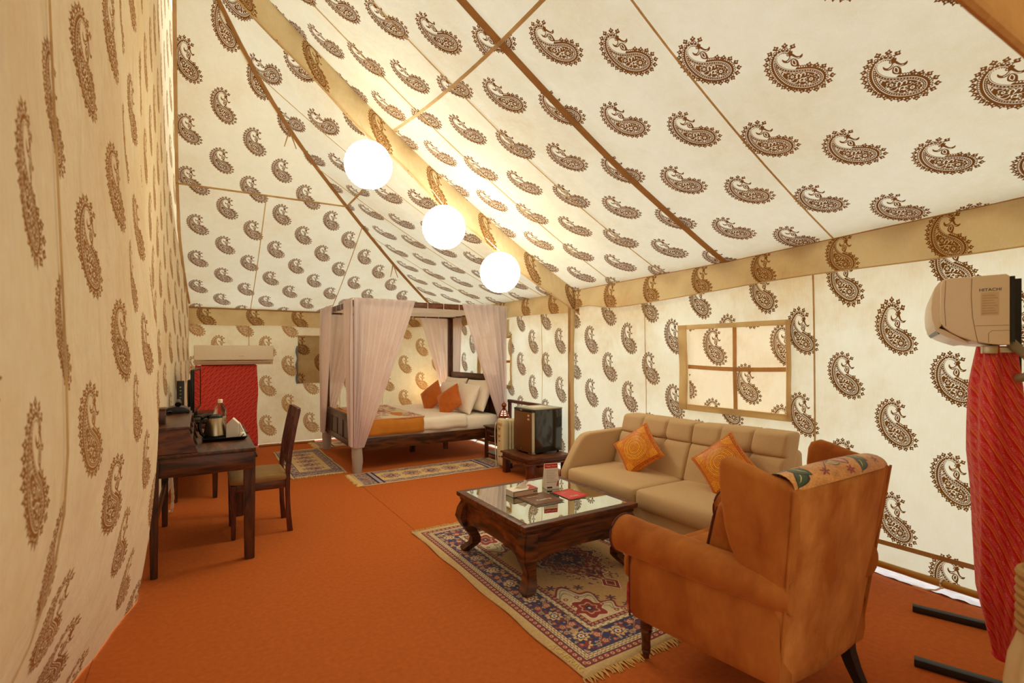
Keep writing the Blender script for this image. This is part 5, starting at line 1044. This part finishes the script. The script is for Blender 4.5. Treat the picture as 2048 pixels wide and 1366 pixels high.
bedpillow('throw_cushion', 'left orange silk cushion leaning on the white pillows of the bed', (2.93, 6.98, .745), (-.86, -.30, .38), 40, .38, .37, .17, M_or2, 'cushion', g)
bedpillow('throw_cushion', 'right orange silk cushion leaning on the white pillows of the bed', (2.91, 6.32, .74), (-.84, -.30, .44), 36, .38, .37, .17, M_or2, 'cushion', g)
# canopy cloth and tied net curtains
t = thing('canopy_cloth', 'pale net cloth stretched under the canopy frame of the bed', 'canopy', (2.52, 6.73, 1.97)); bm = BM()
surf(bm, lambda u, v: (PX0 + .03 + u * (PX1 - PX0 - .06), PY0 + .03 + v * (PY1 - PY0 - .06), 1.975 - .045 * math.sin(u * 3.14) * math.sin(v * 3.14) + .004 * math.sin(v * 40)), lin(0, 1, 20), lin(0, 1, 40)); obj('net', bm, M_sheer2, t, 80)
for y in (PY0, PY1):
    for i in range(1, 9):
        x = PX0 + i * .217; bm = BM(); frame_ = [(x, y - .024, 1.952), (x, y + .024, 1.952), (x, y + .024, 2.025), (x, y - .024, 2.025)]; tube(bm, frame_, .0045, 5, True); obj('tie_loop', bm, M_whitec, t)
for x in (PX0, PX1):
    for i in range(1, 7):
        y = PY0 + i * .237; bm = BM(); tube(bm, [(x - .024, y, 1.952), (x + .024, y, 1.952), (x + .024, y, 2.025), (x - .024, y, 2.025)], .0045, 5, True); obj('tie_loop', bm, M_whitec, t)
def curtain(label, px, py, dx, dy, Lt, zb, Lb, nrm, npl, sg=1, wrap=False, gather=.045, seed=0.):
    """net panel hung along a beam from the post, drawn in to a tie low on the post"""
    t = thing('bed_curtain', label, 'curtain', (px, py, 0), 0, 'net curtains of the four poster bed'); bm = BM(); z1 = 2.03
    ox, oy = -dx * .055 + nrm[0] * .066, -dy * .055 + nrm[1] * .066
    def f(u, v):
        z = z1 + (zb - z1) * v; Wd = Lt + (Lb - Lt) * (v ** 1.05); am = (.012 + .016 * min(1, v * 3)) * (1 - .35 * v)
        d = am * (math.sin(u * npl * 6.283 + seed) + .25 * math.sin(u * npl * 9.7 + v * 1.5 + seed)); k = u * Wd
        return (px + ox + dx * k + nrm[0] * d, py + oy + dy * k + nrm[1] * d, z - .01 * math.sin(u * 9) * (1 - v))
    surf(bm, f, lin(0, 1, npl * 12), lin(0, 1, 24)); obj('net', bm, M_sheer, t, 80)
    bm = BM(); box(bm, *(sorted((px + ox, px + ox + dx * Lt + (.004 if dx == 0 else 0)))), *(sorted((py + oy, py + oy + dy * Lt + (.004 if dy == 0 else 0)))), 2.022, 2.034); obj('heading', bm, M_sheer2, t)
    if wrap:
        bm = BM(); tube(bm, [(px + .055 * math.cos(a), py + .055 * math.sin(a), zb - .005) for a in lin(0, 6.28, 16)], .012, 6, True); obj('tie', bm, M_sheer2, t)
        bm = BM(); surf(bm, lambda a, z: (px + (.052 + .010 * math.sin(z / zb * 2.6) * (1 + .5 * math.sin(a * 3 + z * 20))) * math.cos(a), py + (.052 + .010 * math.sin(z / zb * 2.6)) * math.sin(a), z), lin(0, 6.2832, 24), [.003, .06, .12, .18, .24, zb - .012]); obj('foot_wrap', bm, M_sheer2, t, 80)
curtain('net curtain along the side beam, tied at the near foot post', PX0, PY0, 1, 0, .74, .30, .12, (0, -1), 8, wrap=True)
curtain('net curtain along the foot beam, tied at the near foot post', PX0, PY0, 0, 1, .42, .31, .115, (-1, 0), 5, seed=1)
curtain('net curtain along the foot beam, tied at the far foot post', PX0, PY1, 0, -1, .70, .26, .20, (-1, 0), 7, wrap=True, seed=2)
curtain('net curtain along the back beam, tied at the far foot post', PX0, PY1, 1, 0, .62, .30, .115, (0, 1), 6, seed=3)
curtain('net curtain along the side beam, tied at the near head post beside the lamp', PX1, PY0, -1, 0, .68, .46, .12, (0, -1), 7, seed=4)
curtain('net curtain along the back beam, drawn to the far head post', PX1, PY1, -1, 0, .58, .62, .12, (0, 1), 6, seed=5)
curtain('narrow net curtain hanging straight along the head beam by the wall', PX1, PY1, 0, -1, .36, .80, .26, (1, 0), 4, seed=6)
# ------------------------------------------------------------------ bedside tables, pierced lamps
def bedside(label, y0, y1, x0=3.19, h=.44):
    t = thing('bedside_table', label, 'bedside table', (x0 + .21, (y0 + y1) / 2, 0)); x1 = x0 + .42
    for x in (x0 + .02, x1 - .02):
        for y in (y0 + .02, y1 - .02): bm = BM(); box(bm, x - .02, x + .02, y - .02, y + .02, .001, h - .02, .003); obj('leg', bm, M_darkZ, t)
    bm = BM(); box(bm, x0 - .012, x1 + .01, y0 - .012, y1 + .012, h - .022, h, .004); obj('top', bm, M_dark, t)
    for y in (y0 + .012, y1 - .012): bm = BM(); box(bm, x0 + .03, x1 - .03, y - .008, y + .008, h - .20, h - .02); obj('side_panel', bm, M_dark, t)
    bm = BM(); box(bm, x0 + .012, x0 + .03, y0 + .03, y1 - .03, h - .20, h - .022); obj('front_frame', bm, M_dark, t); bm = BM(); box(bm, x0 + .002, x0 + .014, y0 + .05, y1 - .05, h - .178, h - .05, .003); d = obj('drawer', bm, M_dark, t)
    bm = BM(); ym = (y0 + y1) / 2; tube(bm, [(x0 + .004, ym + .05, h - .115), (x0 - .016, ym + .035, h - .115), (x0 - .018, ym - .035, h - .115), (x0 + .004, ym - .05, h - .115)], .0045, 8); obj('handle', bm, M_chrome, d)
    bm = BM(); box(bm, x0 + .01, x1 - .01, y0 + .01, y1 - .01, .07, .09); obj('shelf', bm, M_dark, t); return t
bedside('dark bedside table with one drawer beside the white oil heater', 5.42, 5.82); bedside('dark bedside table on the far side of the bed behind the pillows', 7.72, 8.10)
M_copper = plain('copper_sheet', '8a4a22', .4, .8, .15, 40); M_lampglow = glow('lamp_glow', (1, .62, .36, 1), 16)
def moroccan(label, x, y, z0):
    t = thing('pierced_lamp', label, 'lamp', (x, y, z0)); n = 24; bm = BM()
    prof = [(.062, .0), (.070, .012), (.070, .03), (.074, .045), (.075, .075), (.075, .105), (.074, .13), (.070, .15), (.062, .175), (.050, .20), (.034, .222), (.020, .236)]
    rings = [[bm.verts.new((x + r * math.cos(2 * math.pi * k / n), y + r * math.sin(2 * math.pi * k / n), z0 + .001 + z)) for k in range(n)] for r, z in prof]
    for i in range(len(prof) - 1):
        for k in range(n):
            q = [rings[i][k], rings[i][(k + 1) % n], rings[i + 1][(k + 1) % n], rings[i + 1][k]]
            if (i in (3, 4, 5) and k % 4 != 0) or (i in (7, 8, 9) and k % 3 != 0):
                c_ = sum((v.co for v in q), Vector()) / 4; inn = [bm.verts.new(c_ + (v.co - c_) * .55) for v in q]
                for a in range(4): bm.faces.new((q[a], q[(a + 1) % 4], inn[(a + 1) % 4], inn[a]))
            else: bm.faces.new(q)
    obj('pierced_shade', bm, M_copper, t); bm = BM(); lathe(bm, [(.02, .236), (.028, .246), (.012, .252), (.024, .262), (.034, .285), (.024, .306), (.006, .318), (.003, .33)], (x, y, z0), 14); obj('finial', bm, M_copper, t)
    bm = BM(); lathe(bm, [(.066, .0005), (.066, .004)], (x, y, z0), 20); obj('base_plate', bm, M_copper, t)
    bm = BM(); lathe(bm, [(.001, .03), (.018, .05), (.026, .085), (.018, .12), (.001, .13)], (x, y, z0), 14); obj('bulb', bm, M_lampglow, t); bm = BM(); lathe(bm, [(.058, .01), (.062, .08), (.056, .15), (.038, .20), (.014, .225)], (x, y, z0), 18); obj('liner', bm, glow('lamp_liner', (1, .74, .62, 1), 2.2) if False else M_liner, t)
M_liner = glow('lamp_liner', (1, .72, .58, 1), 2.4)
moroccan('pierced copper lamp on the bedside table beside the heater', 3.30, 5.50, .44); moroccan('pierced copper lamp glowing against the back wall behind the pillows', 3.32, 7.98, .44)
pl = bpy.data.lights.new('lamp_light', 'POINT'); pl.energy = 4.5; pl.color = (1, .62, .3); pl.shadow_soft_size = .05; plo = bpy.data.objects.new('lamp_light', pl); COL.objects.link(plo); plo.location = (3.36, 8.02, .80)
# ------------------------------------------------------------------ oil heater, low table, refrigerator
t = thing('oil_heater', 'cream oil filled heater with round knobs between the bedside table and refrigerator', 'heater', (3.3, 5.22, 0)); hy = 5.215
bm = BM(); softbox(bm, 3.065, 3.155, hy - .078, hy + .078, .03, .60, .03, (4, 5, 8)); obj('control_panel', bm, M_cream, t, 60)
for z in (.49, .405): bm = BM(); lathe(bm, [(.022, 0), (.022, .008), (.016, .018), (.001, .019)], (0, 0, 0), 18); bm.transform(Matrix.Translation((3.066, hy, z)) @ Matrix.Rotation(R(-90), 4, 'Y')); obj('knob', bm, plain('knob_cream', 'b79c62', .5), t)
for z in (.33, .14): bm = BM(); box(bm, 3.060, 3.066, hy - .012, hy + .012, z, z + .008); obj('switch', bm, M_black, t)
bm = BM(); box(bm, 3.058, 3.066, hy - .06, hy + .06, .525, .555, .003); obj('cord_bracket', bm, plain('knob_cream2', 'c9ad72', .5), t); bm = BM(); tube(bm, [(3.05, hy + .05, .56), (3.045, hy + .07, .50), (3.05, hy + .085, .43), (3.06, hy + .09, .2), (3.08, hy + .10, .01)], .004, 6); obj('power_cord', bm, M_whitec, t)
for i in range(9): x = 3.17 + i * .038; bm = BM(); softbox(bm, x, x + .022, hy - .075, hy + .075, .08, .585, .010, (3, 5, 8)); obj('fin', bm, M_cream, t, 60)
for x in (3.17, 3.48): bm = BM(); box(bm, x, x + .03, hy - .085, hy + .085, .03, .06, .004); box(bm, x + .005, x + .025, hy - .09, hy - .07, .001, .035); box(bm, x + .005, x + .025, hy + .07, hy + .09, .001, .035); obj('foot', bm, M_black, t)
t = thing('low_table', 'low reddish wooden table with thick square legs under the refrigerator', 'table', (3.29, 4.765, 0)); lx0, lx1, ly0, ly1, lz = 2.985, 3.57, 4.46, 5.065, .25
bm = BM(); box(bm, lx0, lx1, ly0, ly1, lz - .022, lz, .006); obj('top', bm, M_red, t)
bm = BM(); frame(bm, lx0 + .02, lx1 - .02, ly0 + .02, ly1 - .02, lz - .065, lz - .02, .03, .004); obj('apron', bm, M_red, t); bm = BM(); frame(bm, lx0 + .004, lx1 - .004, ly0 + .004, ly1 - .004, lz - .082, lz - .064, .05, .005); obj('moulding', bm, M_red, t)
for x in (lx0 + .055, lx1 - .055):
    for y in (ly0 + .055, ly1 - .055): bm = BM(); box(bm, x - .035, x + .035, y - .035, y + .035, .001, lz - .08, .004); obj('leg', bm, M_redZ, t)
t = thing('mini_refrigerator', 'small black refrigerator with a brown steel door standing on the low wooden table', 'refrigerator', (3.34, 4.81, lz)); fx0, fx1, fy0, fy1, fz0, fz1 = 3.13, 3.56, 4.62, 4.995, lz + .018, .765
m, nt, N, L = new('fridge_black'); p = N('ShaderNodeBsdfPrincipled'); tc = N('ShaderNodeTexCoord'); nz = N('ShaderNodeTexNoise'); nz.inputs['Scale'].default_value = 8; L(tc.outputs['Object'], nz.inputs[0]); L(mixc(N, L, nz.outputs[0], srgb('15140f'), srgb('25231b')), p.inputs['Base Color']); p.inputs['Roughness'].default_value = .16; p.inputs['Coat Weight'].default_value = .6; p.inputs['Coat Roughness'].default_value = .12; out(N, L, p.outputs[0]); M_fr = m
bm = BM(); box(bm, fx0 + .045, fx1, fy0, fy1, fz0, fz1 - .012, .008); obj('cabinet', bm, M_fr, t)
bm = BM(); box(bm, fx0 + .03, fx1 + .002, fy0 - .002, fy1 + .002, fz1 - .014, fz1, .004); obj('top_panel', bm, plain('fridge_top', 'a89f86', .3), t)
dp = [(fx0 + .040, fy0)] + [(fx0 + .008 - .016 * math.sin(q * 3.14159) + .0, fy0 + q * (fy1 - fy0)) for q in lin(0, 1, 10)] + [(fx0 + .040, fy1)]
bm = BM(); prism(bm, dp, 'z', fz0 + .004, fz1 - .04, .004); d = obj('door', bm, plain('brown_steel', '7e5530', .42, .55, .06, 50, stretch=(1, 1, 30)), t)
bm = BM(); prism(bm, [(a - .001, b) for a, b in dp], 'z', fz1 - .039, fz1 - .008, .004); obj('door_trim', bm, M_black, d, label='black trim with a small badge along the top of the door')
bm = BM(); box(bm, fx0 - .012, fx0 - .007, fy1 - .20, fy1 - .15, fz1 - .028, fz1 - .018, .001, 1); obj('badge', bm, M_chrome, d)
for z in (fz1 - .088, fz1 - .130): bm = BM(); box(bm, fx0 - .002, fx0 + .003, fy0 + .045, fy0 + .09, z, z + .022, .002, 1); obj('sticker', bm, plain('sticker', 'd9b48e', .5), d)
bm = BM(); box(bm, fx0 + .004, fx0 + .04, fy0 - .003, fy0 + .002, fz0 + .005, fz1 - .04); obj('edge_strip', bm, M_steel, d); bm = BM(); lathe(bm, [(.006, 0), (.005, .003)], (0, 0, 0), 12); bm.transform(Matrix.Translation((fx0 - .008, fy1 - .17, fz0 + .035)) @ Matrix.Rotation(R(-90), 4, 'Y')); obj('lock', bm, M_chrome, d)
for x in (fx0 + .06, fx1 - .04):
    for y in (fy0 + .03, fy1 - .03): bm = BM(); lathe(bm, [(.014, .001), (.014, .02)], (x, y, lz), 12); obj('foot', bm, M_black, t)
bm = BM(); box(bm, fx0 + .01, fx0 + .06, fy0 + .005, fy0 + .09, lz + .006, lz + .016, .002); obj('hinge', bm, M_chrome, t)
t = thing('papers', 'sheet of paper lying on top of the refrigerator', 'paper', (3.35, 4.8, fz1)); bm = BM(); box(bm, 3.24, 3.45, 4.74, 4.9, fz1 + .0005, fz1 + .002); obj('sheet', bm, M_paper, t)
t = thing('headboard_shelf', 'dark wooden ledge rail along the wall behind the lamp and refrigerator', 'rail', (3.6, 5.5, 0)); bm = BM(); box(bm, 3.585, 3.635, 5.05, 5.885, .715, .755, .004); obj('rail', bm, M_red, t); 
for y in (5.10, 5.862): bm = BM(); box(bm, 3.59, 3.63, y - .02, y + .02, .001, .716, .003); obj('upright', bm, M_redZ, t)
# ------------------------------------------------------------------ air conditioners on draped stands
IM_BAN = image('bandhani', bandhani(), False); M_ban = printed('red_tie_dyed_cloth', IM_BAN, .75, .2, .2, 300)
def ac_profile(D, Hh, flat=False):
    if flat: return [(0, 0), (.0, Hh - .01), (.01, Hh), (D * .90, Hh), (D * .97, Hh - .008), (D * 1.0, Hh - .03), (D * 1.0, .066), (D * .97, .05), (D * .62, .0), (D * .3, .0)]
    return [(0, 0), (0, Hh - .01), (.01, Hh), (.188, Hh - .003), (.196, Hh - .010), (.202, Hh - .03), (.204, .12), (.202, .095), (.192, .074), (.17, .052), (.14, .032), (.10, .014), (.06, .004), (.03, .0)]
def aircon(t, W, D, Hh, endcap=.012, flat=False):
    """local frame: x along the unit, +y out of the front, z up from the underside"""
    pr = ac_profile(D, Hh, flat)
    bm = BM(); prism(bm, [(a, b) for a, b in pr if a <= D * .94 or not flat], 'x', endcap, W - endcap, .003, 2); obj('casing', bm, M_white, t, 22 if flat else 30)
    if flat: fp = [(D * .90, Hh - .004), (D * .975, Hh - .010), (D * 1.015, Hh - .03), (D * 1.02, .068), (D * .99, .062), (D * .93, .07)]; lv = [(D * .965, .043), (D * .945, .048), (D * .66, .008), (D * .68, .000)]
    else: fp = [(.186, Hh - .004), (.205, Hh - .014), (.219, Hh - .035), (.228, Hh - .075), (.231, .15), (.228, .105), (.220, .078), (.208, .066), (.196, .085)]; lv = [(.222, .074), (.212, .056), (.185, .036), (.15, .019), (.11, .004), (.12, .014), (.19, .064), (.205, .07)]
    x0 = .004 if flat else .018
    bm = BM(); prism(bm, fp, 'x', x0, W - x0, .003, 2); obj('front_panel', bm, M_white, t, 30)
    bm = BM(); prism(bm, lv, 'x', .03, W - .03, .0015, 1); obj('louvre', bm, M_white, t, 30)
    if not flat: bm = BM(); prism(bm, [(.205, .046), (.215, .060), (.212, .062), (.200, .049)], 'x', .05, W - .05); obj('outlet_slot', bm, M_black, t)
    for s, x in ((-1, 0), (1, W - endcap)):
        bm = BM(); prism(bm, [(a, b) for a, b in pr if a <= D * .92 or not flat], 'x', x, x + endcap, .004, 3); obj('end_cap', bm, M_white, t, 35)
t = thing('air_conditioner', 'white wall air conditioner above the red cloth by the back wall', 'air conditioner', (.87, 7.965, 1.235), math.pi, None, False); aircon(t, .95, .215, .262, .012, True)
text('badge_lettering', 'HITACHI', .014, plain('grey_letter', '8a8276', .5), t, (.40, .2225, .115), (R(90), 0, math.pi), .0003)
bm = BM(); box(bm, .20, .26, .2155, .217, .08, .088, .001, 1); obj('indicator', bm, M_chrome, t)
bm = BM(); prism(bm, [(.05, .12), (.075, .115), (.085, .15), (.07, .175), (.055, .165), (.06, .14)], 'x', W0 if False else .9495, .9515); obj('end_sticker', bm, plain('sticker_red', '9a3a1c', .5), t); bm = BM(); box(bm, .9495, .9515, .06, .08, .05, .11); obj('end_sticker', bm, plain('sticker_gold', 'c09038', .5), t)
t = thing('unit_stand', 'black steel floor stand under the back air conditioner behind the red cloth', 'stand', (.42, 7.95, 0))
for x in (.06, .62): bm = BM(); box(bm, x - .02, x + .02, 7.90, 7.94, .03, 1.24); obj('column', bm, M_blackm, t); bm = BM(); box(bm, x - .022, x + .022, 7.50, 8.10, .002, .03, .003); obj('foot_bar', bm, M_blackm, t)
bm = BM(); box(bm, .0, .66, 7.94, 7.97, 1.18, 1.232); obj('bracket', bm, M_blackm, t)
t = thing('red_drape', 'red tie dyed cloth hung flat over the stand under the back air conditioner', 'cloth', (.31, 7.86, .1)); bm = BM(); surf(bm, lambda u, z: (-.06 + u * .735 + .008 * math.sin(z * 9), 7.872 + .012 * math.sin(u * 15 + z * 2) * .6, z), lin(0, 1, 24), lin(.08, 1.225, 20), lambda u, z: (-(u * .735) / .25, z / .25)); o = obj('cloth', bm, M_ban, t, 80); md = o.modifiers.new('t', 'SOLIDIFY'); md.thickness = .004
AN = R(20); e1 = Vector((math.cos(AN), math.sin(AN), 0)); e2 = Vector((-math.sin(AN), math.cos(AN), 0)); AB = Vector((2.625, .617, 1.43))
t = thing('air_conditioner', 'white air conditioner seen end on at the right edge above the hanging red cloth', 'air conditioner', AB, AN, None, False); aircon(t, .92, .208, .272, .02)
M_wtext = plain('letter_black', '1a120a', .5); M_lab = plain('label_grey', 'c9b48e', .6)
text('brand_lettering', 'HITACHI', .0165, M_wtext, t, (-.0008, .055, .214), (R(90), 0, R(-90)), .0003)
bm = BM(); box(bm, -.0008, .0002, .030, .082, .115, .205); obj('rating_label', bm, plain('label_cream', 'dccbab', .5), t)
bm = BM()
for i in range(8): box(bm, -.0014, -.0006, .034 + .006 * (i % 3), .078, .121 + i * .0098, .1255 + i * .0098)
obj('label_print', bm, M_lab, t, kind='stuff')
bm = BM(); M_groove = plain('groove', '9a835e', .6)
tube(bm, [(-.0002, .108, .262), (-.0002, .110, .19), (-.0002, .106, .11), (-.0002, .096, .04), (-.0002, .090, .006)], .0012, 5); tube(bm, [(-.0002, .002, .075), (-.0002, .102, .075)], .0010, 5); tube(bm, [(-.0002, .186, .262), (-.0002, .190, .16), (-.0002, .186, .076)], .0010, 5); tube(bm, [(-.0002, .002, .055), (-.0002, .05, .055), (-.0002, .06, .045), (-.0002, .06, .008)], .0009, 5); obj('panel_groove', bm, M_groove, t)
bm = BM(); box(bm, .0, .92, -.014, -.001, .01, .262); obj('back_plate', bm, M_blackm, t)
bm = BM(); tube(bm, [(.05, .0, .02), (.03, -.02, -.01), (.015, -.05, -.045), (.01, -.062, -.09), (.018, -.05, -.12), (.05, -.03, -.13)], .017, 12); obj('drain_hose', bm, plain('hose_grey', '8f8670', .5), t)
def W2(a, b, z): return AB.xy.to_3d() + e1 * a + e2 * b + Vector((0, 0, z))
t = thing('unit_stand', 'black steel floor stand with two long foot bars at the right edge', 'stand', (AB.x + .4, AB.y + .1, 0), AN, None, False); LO = (AB.x + .4, AB.y + .1)
Mi = lambda bm: bm.transform(Matrix.Rotation(-AN, 4, 'Z') @ Matrix.Translation((-LO[0], -LO[1], 0)) @ Matrix.Translation((AB.x, AB.y, 0)) @ Matrix.Rotation(AN, 4, 'Z'))
for a in (.20, .795):
    bm = BM(); box(bm, a - .02, a + .02, -.25, .283, .002, .034, .002); Mi(bm); obj('foot_bar', bm, M_blackm, t)
    bm = BM(); box(bm, a - .02, a + .02, -.055, -.018, .034, 1.70, .002); Mi(bm); obj('column', bm, M_blackm, t)
bm = BM(); box(bm, .05, .90, -.03, -.016, 1.44, 1.48); Mi(bm); obj('bracket', bm, M_blackm, t)
bm = BM(); box(bm, .03, .10, .03, .075, 1.395, 1.428, .003); box(bm, .06, .10, -.03, .05, 1.40, 1.42); Mi(bm); obj('clamp', bm, M_steel, t)
t = thing('red_drape', 'red tie dyed cloth hanging in a long bunched fall at the right edge', 'cloth', W2(.12, .03, .15)); bm = BM()
def fall(a, v):
    z = 1.425 - 1.265 * v; hw_ = interp(v, [0, .12, .35, .6, .8, .93, 1], [.055, .075, .092, .088, .075, .045, .03]); hd_ = interp(v, [0, .3, .8, 1], [.10, .16, .13, .035]); cc = interp(v, [0, .3, .6, 1], [.022, .012, .004, -.002])
    k = 1 + .10 * math.sin(a * 5 + v * 4) + .05 * math.sin(a * 11 + v * 3); p = W2(.16 + hd_ * k * math.cos(a), cc + hw_ * k * math.sin(a) + .006 * math.sin(v * 9), z); return p
surf(bm, fall, lin(0, 6.2832, 60), lin(0, 1, 40), lambda a, v: (a * .155 / .27, -1.265 * v / .27 + .1 * math.sin(a * 2))); obj('cloth', bm, M_ban, t, 80)
bm = BM(); tube(bm, [W2(.16 + .032 * math.cos(a), -.002 + .028 * math.sin(a), .165) for a in lin(0, 6.28, 14)], .012, 6, True); obj('hem_knot', bm, M_ban, t)
# ------------------------------------------------------------------ paper lanterns hung under the strip
M_lan = glow('lantern_paper', (1, .88, .66, 1), LANTERN)
for (x, z, lb) in ((1.171, 2.943, 'round white paper lantern, the largest and highest of the three'), (1.846, 2.518, 'round white paper lantern, the middle one of the three'), (2.428, 2.165, 'round white paper lantern, lowest of the three and nearest the bed')):
    r, y = .190, 4.12; t = thing('paper_lantern', lb, 'lantern', (x, y, z), 0, 'paper lanterns under the ridge strip'); bm = BM(); pr = []
    nr = 18
    for i in range(nr * 2 + 1):
        a = -math.pi / 2 * .88 + i / (nr * 2) * math.pi * .88; pr.append(((r + (.003 if i % 2 == 0 else -.001)) * math.cos(a), (r + (.003 if i % 2 == 0 else -.001)) * math.sin(a)))
    lathe(bm, pr, (x, y, z), 40, False); obj('paper_shade', bm, M_lan, t, 20)
    for zz in (pr[0][1], pr[-1][1]): bm = BM(); tube(bm, [(x + pr[0][0] * math.cos(a), y + pr[0][0] * math.sin(a), z + zz) for a in lin(0, 6.2832, 20)[:-1]], .003, 6, True); obj('wire_ring', bm, M_chrome, t)
    bm = BM(); tube(bm, [(x, y, z + pr[-1][1] - .03), (x, y + .03, z + .22), (x, y + .28, zt(x) - .26)], .004, 6); obj('hanging_cord', bm, M_whitec, t); bm = BM(); lathe(bm, [(.012, -.06), (.03, -.02), (.03, .02), (.012, .08)], (x, y, z + .05), 12); obj('bulb', bm, M_lan, t)
